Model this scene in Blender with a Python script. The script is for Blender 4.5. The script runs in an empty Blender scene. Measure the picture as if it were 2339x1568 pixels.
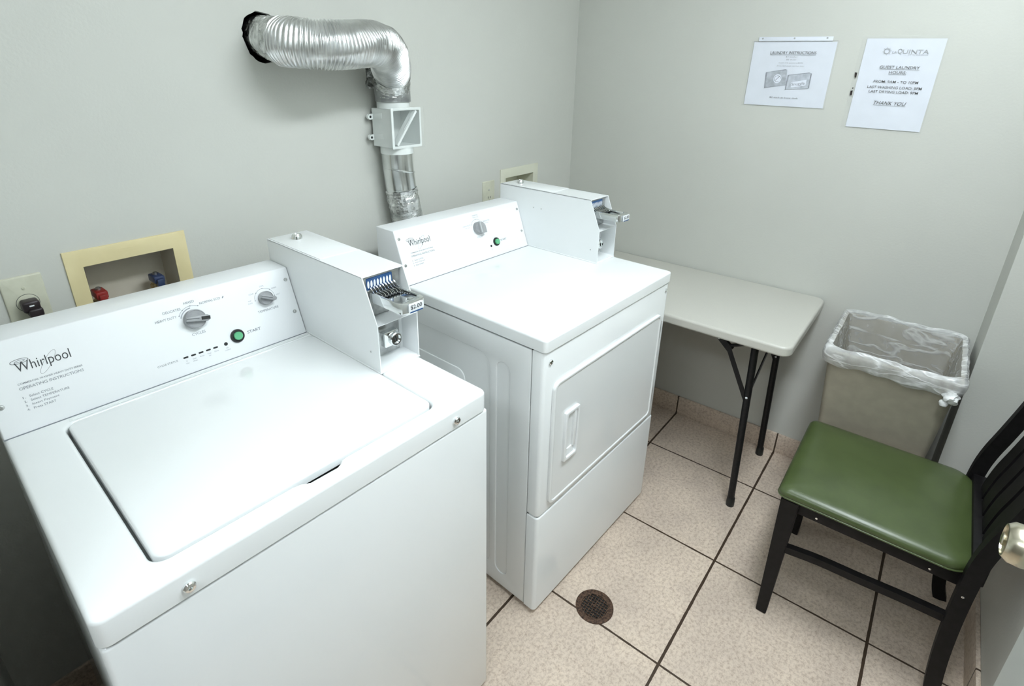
import bpy, bmesh, math, random
from mathutils import Vector, Matrix
from mathutils.geometry import tessellate_polygon
random.seed(7)
SC = bpy.context.scene
COL = SC.collection
PI = math.pi
R = math.radians

# ------------------------------------------------------------------ materials
def nt(name):
    m = bpy.data.materials.new(name); m.use_nodes = True
    t = m.node_tree; b = t.nodes['Principled BSDF']
    return m, t, b

def noise_mat(name, c1, c2, scale=20, rough=.4, metal=0, bump=0, bscale=60, detail=4, spec=.5, coat=0, lo=.35, hi=.65, rough2=None, bdist=.002):
    m, t, b = nt(name); N = t.nodes; L = t.links
    tc = N.new('ShaderNodeTexCoord')
    n = N.new('ShaderNodeTexNoise'); n.inputs['Scale'].default_value = scale; n.inputs['Detail'].default_value = detail
    L.new(tc.outputs['Object'], n.inputs['Vector'])
    r = N.new('ShaderNodeValToRGB'); r.color_ramp.elements[0].position = lo; r.color_ramp.elements[1].position = hi
    r.color_ramp.elements[0].color = (*c1, 1); r.color_ramp.elements[1].color = (*c2, 1)
    L.new(n.outputs['Fac'], r.inputs['Fac']); L.new(r.outputs['Color'], b.inputs['Base Color'])
    b.inputs['Roughness'].default_value = rough; b.inputs['Metallic'].default_value = metal
    b.inputs['Specular IOR Level'].default_value = spec; b.inputs['Coat Weight'].default_value = coat
    if rough2 is not None:
        mr = N.new('ShaderNodeMapRange'); mr.inputs['To Min'].default_value = rough; mr.inputs['To Max'].default_value = rough2
        L.new(n.outputs['Fac'], mr.inputs['Value']); L.new(mr.outputs['Result'], b.inputs['Roughness'])
    if bump:
        n2 = N.new('ShaderNodeTexNoise'); n2.inputs['Scale'].default_value = bscale; n2.inputs['Detail'].default_value = 3
        L.new(tc.outputs['Object'], n2.inputs['Vector'])
        bp = N.new('ShaderNodeBump'); bp.inputs['Strength'].default_value = bump; bp.inputs['Distance'].default_value = bdist
        L.new(n2.outputs['Fac'], bp.inputs['Height']); L.new(bp.outputs['Normal'], b.inputs['Normal'])
    return m

M = {}
WALLC = (.602, .608, .566)
M['wall'] = noise_mat('painted_wall', tuple(c*.985 for c in WALLC), tuple(c*1.01 for c in WALLC), 3, .42, bump=.25, bscale=150, spec=.35, bdist=.0015)
M['ceiling'] = noise_mat('ceiling_paint', (.8, .8, .78), (.84, .84, .82), 4, .8, bump=.3, bscale=90)
M['enamel'] = noise_mat('white_enamel', (.84, .865, .865), (.86, .88, .88), 2.5, .09, spec=.5, bump=.04, bscale=300, bdist=.0006)
M['panel_white'] = noise_mat('satin_white_panel', (.875, .895, .91), (.89, .91, .925), 3, .3, spec=.4)
M['case_white'] = noise_mat('powder_coated_white', (.865, .89, .895), (.885, .905, .91), 5, .28, spec=.4)
M['chrome'] = noise_mat('chrome', (.78, .8, .8), (.88, .9, .9), 8, .07, 1, rough2=.14)
M['steel'] = noise_mat('brushed_steel', (.42, .43, .43), (.62, .63, .62), 60, .28, 1)
M['print_grey'] = noise_mat('grey_printing', (.23, .25, .28), (.27, .29, .32), 30, .6)
M['print_light'] = noise_mat('pale_grey_printing', (.36, .38, .42), (.42, .44, .48), 30, .6)
M['print_dark'] = noise_mat('dark_printing', (.035, .04, .045), (.06, .065, .07), 30, .5)
M['print_paper'] = noise_mat('toner_printing', (.12, .12, .12), (.2, .2, .2), 60, .8)
M['print_paper_pale'] = noise_mat('pale_toner_printing', (.36, .37, .38), (.46, .47, .48), 60, .8)
M['knob'] = noise_mat('grey_knob_plastic', (.3, .31, .32), (.37, .38, .39), 40, .38)
M['knob_light'] = noise_mat('light_grey_knob_plastic', (.46, .48, .49), (.52, .54, .55), 40, .35)
M['black'] = noise_mat('black_plastic', (.006, .008, .008), (.014, .016, .016), 40, .4)
M['green_button'] = noise_mat('green_button_plastic', (.10, .42, .20), (.14, .50, .26), 30, .3)
M['blue'] = noise_mat('blue_plastic', (.02, .07, .2), (.03, .1, .26), 40, .4)
M['navy'] = noise_mat('dark_blue_plastic', (.02, .035, .09), (.035, .055, .13), 60, .4)
M['label_white'] = noise_mat('white_label', (.8, .82, .84), (.85, .87, .89), 40, .45)
M['black_metal'] = noise_mat('black_powder_coat', (.005, .005, .006), (.012, .012, .013), 120, .42, spec=.3, bump=.2, bscale=500, bdist=.0005)
M['black_wood'] = noise_mat('black_painted_wood', (.004, .0035, .0035), (.008, .007, .0075), 60, .5, spec=.25)
M['vinyl'] = noise_mat('green_vinyl', (.058, .082, .027), (.070, .097, .033), 14, .3, bump=.25, bscale=420, spec=.55, bdist=.0006)
M['table_plastic'] = noise_mat('speckled_table_plastic', (.52, .51, .46), (.545, .535, .485), 420, .36, bump=.3, bscale=500, bdist=.0008)
M['bin'] = noise_mat('beige_bin_plastic', (.33, .30, .235), (.365, .33, .26), 30, .5, bump=.2, bscale=300, bdist=.0008)
M['cream'] = noise_mat('cream_plastic', (.74, .64, .36), (.79, .69, .41), 14, .42)
M['cream_pale'] = noise_mat('pale_cream_plastic', (.66, .66, .54), (.7, .7, .585), 14, .45)
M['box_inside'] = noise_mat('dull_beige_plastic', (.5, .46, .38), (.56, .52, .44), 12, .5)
M['ivory'] = noise_mat('ivory_plate', (.58, .58, .46), (.64, .64, .52), 40, .35)
M['red'] = noise_mat('red_handle', (.2, .015, .012), (.3, .025, .02), 40, .4)
M['brass'] = noise_mat('aged_brass', (.35, .27, .15), (.55, .45, .28), 60, .32, 1)
M['plug'] = noise_mat('dark_rubber', (.014, .009, .011), (.03, .02, .024), 50, .42)
M['foil'] = noise_mat('crumpled_foil', (.5, .51, .5), (.85, .86, .85), 40, .2, 1, bump=.9, bscale=55, rough2=.38, bdist=.008)
M['flex'] = noise_mat('aluminium_hose', (.7, .71, .71), (.85, .86, .86), 30, .3, 1, bump=.25, bscale=45, bdist=.003)
M['tape'] = noise_mat('grey_duct_tape', (.26, .27, .27), (.42, .43, .43), 25, .3, .55, bump=.8, bscale=35, bdist=.006)
M['galv'] = noise_mat('galvanised_steel', (.6, .62, .61), (.8, .82, .81), 12, .2, 1, bump=.12, bscale=30, bdist=.002)
M['white_plastic'] = noise_mat('white_plastic', (.74, .78, .76), (.79, .82, .8), 18, .42)
M['hole'] = noise_mat('dark_cavity', (.012, .008, .008), (.03, .022, .02), 50, .9)
M['gyp'] = noise_mat('gypsum_edge', (.25, .2, .17), (.6, .56, .52), 120, .9)
M['paper'] = noise_mat('printer_paper', (.74, .77, .85), (.75, .78, .86), 30, .7)
M['door_paint'] = noise_mat('door_paint', (.72, .75, .73), (.76, .79, .77), 5, .4)
M['knob_metal'] = noise_mat('satin_nickel', (.58, .54, .42), (.7, .66, .53), 60, .25, 1)
M['rust'] = noise_mat('rusted_iron', (.035, .019, .012), (.14, .08, .05), 160, .7, .3, bump=.6, bscale=240)
M['dark_gap'] = noise_mat('dark_gap', (.01, .01, .009), (.02, .02, .018), 40, .9)

def film(name, tint, alpha, rough=.25, bump=.6, bscale=40, var=.15, streak=0):
    m, t, b = nt(name); N = t.nodes; L = t.links
    tc = N.new('ShaderNodeTexCoord'); n = N.new('ShaderNodeTexNoise'); n.inputs['Scale'].default_value = bscale; n.inputs['Detail'].default_value = 5
    L.new(tc.outputs['Object'], n.inputs['Vector'])
    bpn = N.new('ShaderNodeBump'); bpn.inputs['Strength'].default_value = bump; bpn.inputs['Distance'].default_value = .004
    L.new(n.outputs['Fac'], bpn.inputs['Height'])
    b.inputs['Base Color'].default_value = (*tint, 1); b.inputs['Roughness'].default_value = rough
    L.new(bpn.outputs['Normal'], b.inputs['Normal'])
    mr = N.new('ShaderNodeMapRange'); mr.inputs['From Min'].default_value = .3; mr.inputs['From Max'].default_value = .7
    mr.inputs['To Min'].default_value = max(0, alpha-var); mr.inputs['To Max'].default_value = min(1, alpha+var)
    L.new(n.outputs['Fac'], mr.inputs['Value'])
    if not streak:
        L.new(mr.outputs['Result'], b.inputs['Alpha']); return m
    # creases: thin ridges of a warped noise read whiter and more opaque
    n2 = N.new('ShaderNodeTexNoise'); n2.inputs['Scale'].default_value = streak; n2.inputs['Detail'].default_value = 2.5; n2.inputs['Distortion'].default_value = .5
    mp = N.new('ShaderNodeMapping'); mp.inputs['Scale'].default_value = (1, .45, 1.5); mp.inputs['Rotation'].default_value = (.5, 0, 0); L.new(tc.outputs['Object'], mp.inputs['Vector']); L.new(mp.outputs['Vector'], n2.inputs['Vector'])
    a1 = N.new('ShaderNodeMath'); a1.operation = 'SUBTRACT'; a1.inputs[1].default_value = .5; L.new(n2.outputs['Fac'], a1.inputs[0])
    a2 = N.new('ShaderNodeMath'); a2.operation = 'ABSOLUTE'; L.new(a1.outputs[0], a2.inputs[0])
    m3 = N.new('ShaderNodeMapRange'); m3.inputs['From Min'].default_value = 0; m3.inputs['From Max'].default_value = .06; m3.inputs['To Min'].default_value = .3; m3.inputs['To Max'].default_value = 0
    L.new(a2.outputs[0], m3.inputs['Value'])
    a3 = N.new('ShaderNodeMath'); a3.operation = 'ADD'; a3.use_clamp = True; L.new(mr.outputs['Result'], a3.inputs[0]); L.new(m3.outputs['Result'], a3.inputs[1]); L.new(a3.outputs[0], b.inputs['Alpha'])
    bpn.inputs['Strength'].default_value = .6; bpn.inputs['Distance'].default_value = .006; L.new(m3.outputs['Result'], bpn.inputs['Height'])
    return m
M['liner'] = film('bin_liner_film', (.85, .86, .86), .24, .2, .8, 22, .08, 15)
M['liner_roll'] = film('rolled_liner_film', (.87, .88, .88), .42, .22, .8, 22, .15, 20)
M['sleeve'] = film('clear_sleeve', (.78, .81, .8), .10, .15, .03, 20, var=.02)
M['clear_cover'] = film('clear_plastic', (.8, .85, .82), .05, .08, .05, 10, var=.02)

M['corridor'] = noise_mat('corridor_paint', (.3, .29, .26), (.34, .33, .3), 4, .7)
GX, GY, GT = -.3025, -1.1497, .4516
def tile_mat(name, axes, grout_w, dark=1.0):
    """square tiles; axes: list of (axis index, origin) in world metres"""
    m, t, b = nt(name); N = t.nodes; L = t.links
    tc = N.new('ShaderNodeTexCoord'); sx = N.new('ShaderNodeSeparateXYZ'); L.new(tc.outputs['Object'], sx.inputs[0])
    def mth(op, a, v=None, v2=None):
        n = N.new('ShaderNodeMath'); n.operation = op
        for i, x in enumerate((a, v, v2)):
            if x is None: continue
            if isinstance(x, (int, float)): n.inputs[i].default_value = x
            else: L.new(x, n.inputs[i])
        return n.outputs[0]
    # wobble in the grout edge
    nw = N.new('ShaderNodeTexNoise'); nw.inputs['Scale'].default_value = 30; L.new(tc.outputs['Object'], nw.inputs['Vector'])
    wob = mth('MULTIPLY', mth('SUBTRACT', nw.outputs['Fac'], .5), .0025)
    mask = None; ids = []
    for ax, org, gw in axes:
        q = mth('DIVIDE', mth('SUBTRACT', sx.outputs[ax], org), GT)
        ids.append(mth('FLOOR', q))
        d = mth('MULTIPLY', mth('ABSOLUTE', mth('SUBTRACT', mth('FRACT', mth('ADD', q, .5)), .5)), GT)
        k = mth('LESS_THAN', mth('ADD', d, wob), gw/2)
        mask = k if mask is None else mth('MAXIMUM', mask, k)
    # tile colour: fine mottling
    n1 = N.new('ShaderNodeTexNoise'); n1.inputs['Scale'].default_value = 95; n1.inputs['Detail'].default_value = 10; n1.inputs['Roughness'].default_value = .8
    n2 = N.new('ShaderNodeTexNoise'); n2.inputs['Scale'].default_value = 6; n2.inputs['Detail'].default_value = 4
    for n in (n1, n2): L.new(tc.outputs['Object'], n.inputs['Vector'])
    r1 = N.new('ShaderNodeValToRGB'); r1.color_ramp.elements[0].position = .36; r1.color_ramp.elements[1].position = .54
    r1.color_ramp.elements[0].color = (.47*dark, .36*dark, .285*dark, 1); r1.color_ramp.elements[1].color = (.77*dark, .655*dark, .55*dark, 1)
    L.new(n1.outputs['Fac'], r1.inputs['Fac'])
    r2 = N.new('ShaderNodeValToRGB'); r2.color_ramp.elements[0].position = .35; r2.color_ramp.elements[1].position = .65
    r2.color_ramp.elements[0].color = (.84, .83, .82, 1); r2.color_ramp.elements[1].color = (1, .99, .965, 1)
    L.new(n2.outputs['Fac'], r2.inputs['Fac'])
    mx = N.new('ShaderNodeMix'); mx.data_type = 'RGBA'; mx.blend_type = 'MULTIPLY'; mx.inputs['Factor'].default_value = 1
    L.new(r1.outputs['Color'], mx.inputs['A']); L.new(r2.outputs['Color'], mx.inputs['B'])
    g = N.new('ShaderNodeMix'); g.data_type = 'RGBA'; L.new(mask, g.inputs['Factor'])
    L.new(mx.outputs['Result'], g.inputs['A']); g.inputs['B'].default_value = (.06, .038, .024, 1)
    L.new(g.outputs['Result'], b.inputs['Base Color'])
    b.inputs['Roughness'].default_value = .42; b.inputs['Specular IOR Level'].default_value = .35
    bm = N.new('ShaderNodeBump'); bm.inputs['Strength'].default_value = .5; bm.inputs['Distance'].default_value = .003
    h = mth('ADD', mth('MULTIPLY', mask, -1.0), mth('MULTIPLY', n1.outputs['Fac'], .15))
    L.new(h, bm.inputs['Height']); L.new(bm.outputs['Normal'], b.inputs['Normal'])
    return m
M['floor'] = tile_mat('floor_tiles', [(0, GX, .0062), (1, GY, .0080)], .0085)
M['base_y'] = tile_mat('base_tiles_along_y', [(1, GY, .006)], .006)
M['base_x'] = tile_mat('base_tiles_along_x', [(0, GX, .006)], .006)

# ------------------------------------------------------------------ helpers
ROOT = {}
def thing(name, label, cat, loc=(0, 0, 0), rz=0, group=None):
    o = bpy.data.objects.new(name, None); COL.objects.link(o)
    o.location = loc; o.rotation_euler = (0, 0, rz); o.empty_display_size = .1
    o['label'] = label; o['category'] = cat
    if group: o['group'] = group
    ROOT[o] = Matrix.Translation(Vector(loc)) @ Matrix.Rotation(rz, 4, 'Z')
    return o

def smooth_by_angle(bm, ang=35):
    for f in bm.faces: f.smooth = True
    for e in bm.edges:
        if len(e.link_faces) == 2:
            e.smooth = e.calc_face_angle(3.2) < R(ang)

def put(name, bm, mat, parent=None, local=True, kind=None, label=None, ang=35, recalc=True, flat=False):
    """local=False: geometry is in world coordinates and is moved into the parent's frame"""
    if recalc: bmesh.ops.recalc_face_normals(bm, faces=bm.faces[:])
    r = parent
    while r is not None and r not in ROOT: r = r.parent
    if not local and r is not None: bm.transform(ROOT[r].inverted())
    if not flat: smooth_by_angle(bm, ang)
    me = bpy.data.meshes.new(name); bm.to_mesh(me); bm.free()
    me.materials.append(M[mat] if isinstance(mat, str) else mat)
    o = bpy.data.objects.new(name, me); COL.objects.link(o)
    if parent is not None: o.parent = parent
    if kind: o['kind'] = kind
    if label: o['label'] = label
    return o

def NB(): return bmesh.new()

def merge(bm, other, mtx=None):
    if mtx is not None: other.transform(mtx)
    me = bpy.data.meshes.new('tmp'); other.to_mesh(me); other.free(); bm.from_mesh(me); bpy.data.meshes.remove(me)

def box(bm, x0, x1, y0, y1, z0, z1, bev=0, seg=2, mtx=None):
    t = NB(); bmesh.ops.create_cube(t, size=1)
    t.transform(Matrix.Translation(((x0+x1)/2, (y0+y1)/2, (z0+z1)/2)) @ Matrix.Diagonal((abs(x1-x0), abs(y1-y0), abs(z1-z0), 1)))
    if bev: bmesh.ops.bevel(t, geom=t.edges[:], offset=bev, segments=seg, profile=.5, affect='EDGES')
    merge(bm, t, mtx)

def rrect(x0, x1, y0, y1, r, n=6, rs=None):
    """rounded rectangle outline ccw; rs = radii of (x0y0, x1y0, x1y1, x0y1)"""
    rs = rs or (r,)*4; P = []
    for (cx, cy, a0, rr) in ((x0, y0, PI, rs[0]), (x1, y0, 1.5*PI, rs[1]), (x1, y1, 0, rs[2]), (x0, y1, .5*PI, rs[3])):
        ox = cx + (rr if cx == x0 else -rr); oy = cy + (rr if cy == y0 else -rr)
        for i in range(n+1):
            a = a0 + .5*PI*i/n; P.append((ox+rr*math.cos(a), oy+rr*math.sin(a)))
    return P

def circ(cx, cy, r, n=24, ry=None):
    ry = ry or r
    return [(cx+r*math.cos(2*PI*i/n), cy+ry*math.sin(2*PI*i/n)) for i in range(n)]

def plate(outer, holes=(), h0=0, h1=.01, bev=0, seg=2, hole_depth=None):
    """flat plate from a 2D outline with holes, in XY, from z=h0 to z=h1; top edges bevelled"""
    bm = NB(); loops = []
    for lp in [outer]+list(holes):
        vs = [bm.verts.new((x, y, h1)) for x, y in lp]
        loops.append([bm.edges.new((vs[i], vs[(i+1) % len(vs)])) for i in range(len(vs))])
    if holes:
        bmesh.ops.triangle_fill(bm, use_beauty=True, use_dissolve=False, edges=bm.edges[:], normal=(0, 0, 1))
    else:
        bm.faces.new([e.verts[0] for e in loops[0]])
    top = bm.faces[:]
    bmesh.ops.recalc_face_normals(bm, faces=top)
    if top and top[0].normal.z < 0: bmesh.ops.reverse_faces(bm, faces=top)
    bound = [e for e in bm.edges if len(e.link_faces) == 1]
    ret = bmesh.ops.extrude_edge_only(bm, edges=bound)
    nv = [g for g in ret['geom'] if isinstance(g, bmesh.types.BMVert)]
    for v in nv: v.co.z = h0
    if not holes:
        nb = [e for e in ret['geom'] if isinstance(e, bmesh.types.BMEdge)]
        bmesh.ops.edgeloop_fill(bm, edges=nb)
    if bev:
        top_e = [e for e in bm.edges if abs(e.verts[0].co.z-h1) < 1e-7 and abs(e.verts[1].co.z-h1) < 1e-7
                 and any(abs(f.normal.z) < .5 for f in e.link_faces) and len(e.link_faces) == 2]
        bm.normal_update()
        bmesh.ops.bevel(bm, geom=top_e, offset=bev, segments=seg, profile=.5, affect='EDGES')
    return bm

def frame_m(o, ux, uy, uz):
    ux, uy, uz = Vector(ux), Vector(uy), Vector(uz)
    m = Matrix((( ux.x, uy.x, uz.x, o[0]), (ux.y, uy.y, uz.y, o[1]), (ux.z, uy.z, uz.z, o[2]), (0, 0, 0, 1)))
    return m

def catmull(P, n=8):
    P = [Vector(p) for p in P]; out = []
    for i in range(len(P)-1):
        p0 = P[i-1] if i else P[0]*2-P[1]; p1 = P[i]; p2 = P[i+1]; p3 = P[i+2] if i+2 < len(P) else P[-1]*2-P[-2]
        for k in range(n):
            t = k/n
            out.append(.5*((2*p1)+(p2-p0)*t+(2*p0-5*p1+4*p2-p3)*t*t+(3*p1-p0-3*p2+p3)*t**3))
    out.append(P[-1]); return out

def sweep(bm, pts, rad, n=16, caps=True, prof=None, up0=None):
    """tube along pts; rad number or function(i, t, angle) ; prof = 2D outline instead of a circle"""
    pts = [Vector(p) for p in pts]; rings = []
    T0 = (pts[1]-pts[0]).normalized()
    nrm = Vector(up0) if up0 else (Vector((0, 0, 1)) if abs(T0.z) < .9 else Vector((1, 0, 0)))
    nrm = (nrm - T0*nrm.dot(T0)).normalized(); prev = T0; L = len(pts)
    for i, p in enumerate(pts):
        if i == 0: T = T0
        elif i == L-1: T = (pts[i]-pts[i-1]).normalized()
        else: T = (pts[i+1]-pts[i-1]).normalized()
        q = prev.rotation_difference(T); nrm = q @ nrm; nrm = (nrm-T*nrm.dot(T)).normalized(); prev = T
        bn = T.cross(nrm); ring = []
        if prof:
            for (a, b) in prof: ring.append(bm.verts.new(p+nrm*a+bn*b))
        else:
            for k in range(n):
                a = 2*PI*k/n; r = rad(i, i/(L-1), a) if callable(rad) else rad
                ring.append(bm.verts.new(p+nrm*(r*math.cos(a))+bn*(r*math.sin(a))))
        rings.append(ring)
    m = len(rings[0])
    for a, b in zip(rings[:-1], rings[1:]):
        for k in range(m): bm.faces.new((a[k], a[(k+1) % m], b[(k+1) % m], b[k]))
    if caps:
        bm.faces.new(list(reversed(rings[0]))); bm.faces.new(rings[-1])
    return bm

def lathe(bm, prof, n=32, mtx=None, cap=True):
    """prof: list of (r, z) revolved about local z"""
    t = NB(); rings = []
    for r, z in prof:
        if r < 1e-6: rings.append([t.verts.new((0, 0, z))])
        else: rings.append([t.verts.new((r*math.cos(2*PI*k/n), r*math.sin(2*PI*k/n), z)) for k in range(n)])
    for a, b in zip(rings[:-1], rings[1:]):
        for k in range(n):
            k2 = (k+1) % n
            if len(a) == 1 and len(b) == 1: continue
            if len(a) == 1: t.faces.new((a[0], b[k2], b[k]))
            elif len(b) == 1: t.faces.new((a[k], a[k2], b[0]))
            else: t.faces.new((a[k], a[k2], b[k2], b[k]))
    if cap:
        if len(rings[0]) > 1: t.faces.new(list(reversed(rings[0])))
        if len(rings[-1]) > 1: t.faces.new(rings[-1])
    merge(bm, t, mtx)

def text_bm(body, shear=0, bold=0, serif=False):
    cu = bpy.data.curves.new('t', 'FONT'); cu.body = body; cu.size = 1; cu.shear = shear; cu.offset = bold; cu.resolution_u = 3
    o = bpy.data.objects.new('t', cu); COL.objects.link(o)
    dg = bpy.context.evaluated_depsgraph_get(); me = bpy.data.meshes.new_from_object(o.evaluated_get(dg))
    bm = NB(); bm.from_mesh(me); bpy.data.objects.remove(o); bpy.data.curves.remove(cu); bpy.data.meshes.remove(me)
    return bm

def text(bm, body, u, v, w, h, mtx, eps=.0005, shear=0, bold=0, rot=0, center=False):
    """glyph bounds fitted to box (u, v, w, h) with (u, v) its lower left (or centre) in the mtx plane; w None keeps proportions"""
    t = text_bm(body, shear, bold)
    xs = [q.co.x for q in t.verts]; ys = [q.co.y for q in t.verts]
    x0, x1, y0, y1 = min(xs), max(xs), min(ys), max(ys)
    sy = h/(y1-y0); sx = (w/(x1-x0)) if w else sy
    W = (x1-x0)*sx
    for q in t.verts: q.co = Vector(((q.co.x-x0)*sx, (q.co.y-y0)*sy, 0))
    if center:
        for q in t.verts: q.co -= Vector((W/2, h/2, 0))
    t.transform(Matrix.Translation((u, v, eps)) @ Matrix.Rotation(rot, 4, 'Z'))
    merge(bm, t, mtx)

def flat(bm, outline, mtx, eps=.0005, holes=()):
    t = NB()
    for lp in [outline]+list(holes):
        vs = [t.verts.new((x, y, eps)) for x, y in lp]
        for i in range(len(vs)): t.edges.new((vs[i], vs[(i+1) % len(vs)]))
    bmesh.ops.triangle_fill(t, use_beauty=True, edges=t.edges[:], normal=(0, 0, 1))
    merge(bm, t, mtx)

def stroke(bm, pts, w, mtx, eps=.0005, closed=False):
    t = NB(); P = [Vector((p[0], p[1], 0)) for p in pts]; n = len(P); row = []
    for i in range(n):
        a = P[i-1] if (i or closed) else P[i]; b = P[(i+1) % n] if (i < n-1 or closed) else P[i]
        d = (b-a).normalized(); q = Vector((-d.y, d.x, 0))*w/2
        row.append((t.verts.new(P[i]+q+Vector((0, 0, eps))), t.verts.new(P[i]-q+Vector((0, 0, eps)))))
    rr = list(zip(row[:-1], row[1:])) + ([(row[-1], row[0])] if closed else [])
    for a, b in rr: t.faces.new((a[0], a[1], b[1], b[0]))
    merge(bm, t, mtx)

def arc(cx, cy, r, a0, a1, n=16, ry=None, tilt=0):
    ry = ry or r; out = []
    for i in range(n+1):
        a = R(a0+(a1-a0)*i/n); x, y = r*math.cos(a), ry*math.sin(a); c, s = math.cos(tilt), math.sin(tilt)
        out.append((cx+x*c-y*s, cy+x*s+y*c))
    return out

# ------------------------------------------------------------------ camera
W_, H_ = 2339, 1568
cam_d = bpy.data.cameras.new('camera'); cam = bpy.data.objects.new('camera', cam_d); COL.objects.link(cam)
FPX, YAW, PIT, ROL = 1239.786, 38.3748, 21.4591, 1.0215
SX, SY = -3.9938, -136.7411
yw, pt, rl = R(YAW), R(PIT), R(ROL)
fw = Vector((math.cos(yw)*math.cos(pt), math.sin(yw)*math.cos(pt), -math.sin(pt)))
rt = Vector((math.sin(yw), -math.cos(yw), 0)); up = rt.cross(fw)
rt2 = rt*math.cos(rl)+up*math.sin(rl); up2 = up*math.cos(rl)-rt*math.sin(rl)
cam.matrix_world = frame_m((-2.2896, -1.4498, 1.5571), rt2, up2, -fw)
cam_d.sensor_fit = 'HORIZONTAL'; cam_d.sensor_width = 36; cam_d.lens = FPX/W_*36
cam_d.shift_x = -SX/W_; cam_d.shift_y = SY/W_; cam_d.clip_start = .02
SC.camera = cam

# ------------------------------------------------------------------ room
XL, YR, ZC = -2.35, -1.837, 2.44
def struct(name, bm, mat, **k): return put(name, bm, mat, None, kind='structure', **k)
b = NB(); box(b, XL-1.7, .12, -3.2, 1.4, -.05, 0); struct('floor', b, 'floor')
b = NB(); box(b, XL-1.7, .12, -3.2, 1.4, ZC, ZC+.05); struct('ceiling', b, 'ceiling')

# back wall with the openings of the valve boxes and the duct hole cut through
hole_c = (-1.491, 1.624)
def jag(n=44, r=.061):
    P = []
    for i in range(n):
        a = 2*PI*i/n; rr = r*(1+.035*math.sin(3*a+1)+random.uniform(-.03, .03))
        P.append((hole_c[0]+rr*math.cos(a), hole_c[1]+rr*1.0*math.sin(a)))
    return P
HOLE = jag()
BL = (-1.994, -1.808, .985, 1.134)      # left valve box opening x0 x1 z0 z1
BR = (-.508, -.312, .985, 1.132)
mm = frame_m((0, 0, 0), (1, 0, 0), (0, 0, 1), (0, -1, 0))   # plate (x, z) facing -y
pl = plate([(XL-.12, -.05), (0, -.05), (0, ZC), (XL-.12, ZC)],
           [HOLE, [(BL[0], BL[2]), (BL[1], BL[2]), (BL[1], BL[3]), (BL[0], BL[3])],
            [(BR[0], BR[2]), (BR[1], BR[2]), (BR[1], BR[3]), (BR[0], BR[3])]], -.016, 0)
pl.transform(mm); struct('wall_back', pl, 'wall')
# stud cavity behind the board
b = NB(); box(b, XL-.12, .12, .12, .14, -.05, ZC); struct('wall_back_cavity', b, 'hole')
# end wall, chase and right wall
b = NB(); box(b, 0, .12, YR-.12, .12, -.05, ZC); struct('wall_end', b, 'wall')
b = NB(); box(b, -.2, 0, YR, -1.665, 0, ZC); struct('wall_chase', b, 'wall')
b = NB(); box(b, XL-.12, 0, YR-.12, YR, -.05, ZC); struct('wall_right', b, 'wall')
# left wall with the doorway the picture is taken from
DY0, DY1, DH = -1.745, -.80, 2.05
b = NB(); box(b, XL-.12, XL, DY1, .12, -.05, ZC); box(b, XL-.12, XL, YR, DY0, -.05, ZC); box(b, XL-.12, XL, DY0, DY1, DH, ZC)
struct('wall_left', b, 'wall')
b = NB()
box(b, XL-.13, XL+.012, DY1, DY1+.05, 0, DH+.05, .004); box(b, XL-.13, XL+.012, DY0-.05, DY0, 0, DH+.05, .004)
box(b, XL-.13, XL+.012, DY0-.05, DY1+.05, DH, DH+.05, .004); struct('trim_1', b, 'door_paint')
# corridor wall seen only in reflections
b = NB(); box(b, XL-1.7, XL-1.6, -3.2, 1.4, -.05, ZC); box(b, XL-1.6, XL-.12, -3.2, -3.1, -.05, ZC); box(b, XL-1.6, XL-.12, 1.3, 1.4, -.05, ZC)
box(b, XL-.125, XL-.115, -3.1, DY0-.05, 0, ZC); box(b, XL-.125, XL-.115, DY1+.05, 1.3, 0, ZC); struct('wall_corridor', b, 'corridor')
# tile baseboards
BH = .095
b = NB(); box(b, XL, -.006, -.009, 0, 0, BH, .002); struct('baseboard_back', b, 'base_x')
b = NB(); box(b, -.009, 0, -1.665, 0, 0, BH, .002); struct('baseboard_end', b, 'base_y')
b = NB(); box(b, -.209, -.2, YR, -1.665, 0, BH, .002); box(b, -.2, -.009, -1.665, -1.656, 0, BH, .002); struct('baseboard_chase', b, 'base_y')
b = NB(); box(b, XL, -.209, YR, YR+.011, 0, BH+.01, .002); struct('baseboard_right', b, 'base_x')
b = NB(); box(b, XL, XL+.009, DY1+.05, -.009, 0, BH, .002); struct('baseboard_left', b, 'base_y')

# open door leaf along the right wall
b = NB(); box(b, XL+.02, -1.37, -1.742, -1.700, .012, 2.03, .002)
door = struct('door_1', b, 'door_paint')
kx, kz = -1.437, .981
km = frame_m((kx, -1.70, kz), (1, 0, 0), (0, 0, 1), (0, -1, 0)) @ Matrix.Scale(-1, 4, (0, 0, 1))
b = NB(); lathe(b, [(.033, 0), (.033, .004), (.029, .009), (.014, .011), (.012, .022), (.016, .030), (.026, .038), (.0285, .050), (.0275, .064), (.022, .071), (.0195, .0715), (.019, .069), (.0, .069)], 40, km)
put('door_knob', b, 'knob_metal', door)
b = NB(); lathe(b, [(.0085, .067), (.0085, .073), (.007, .074), (0, .074)], 20, km)
put('lock_button', b, 'knob_metal', door)

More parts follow.
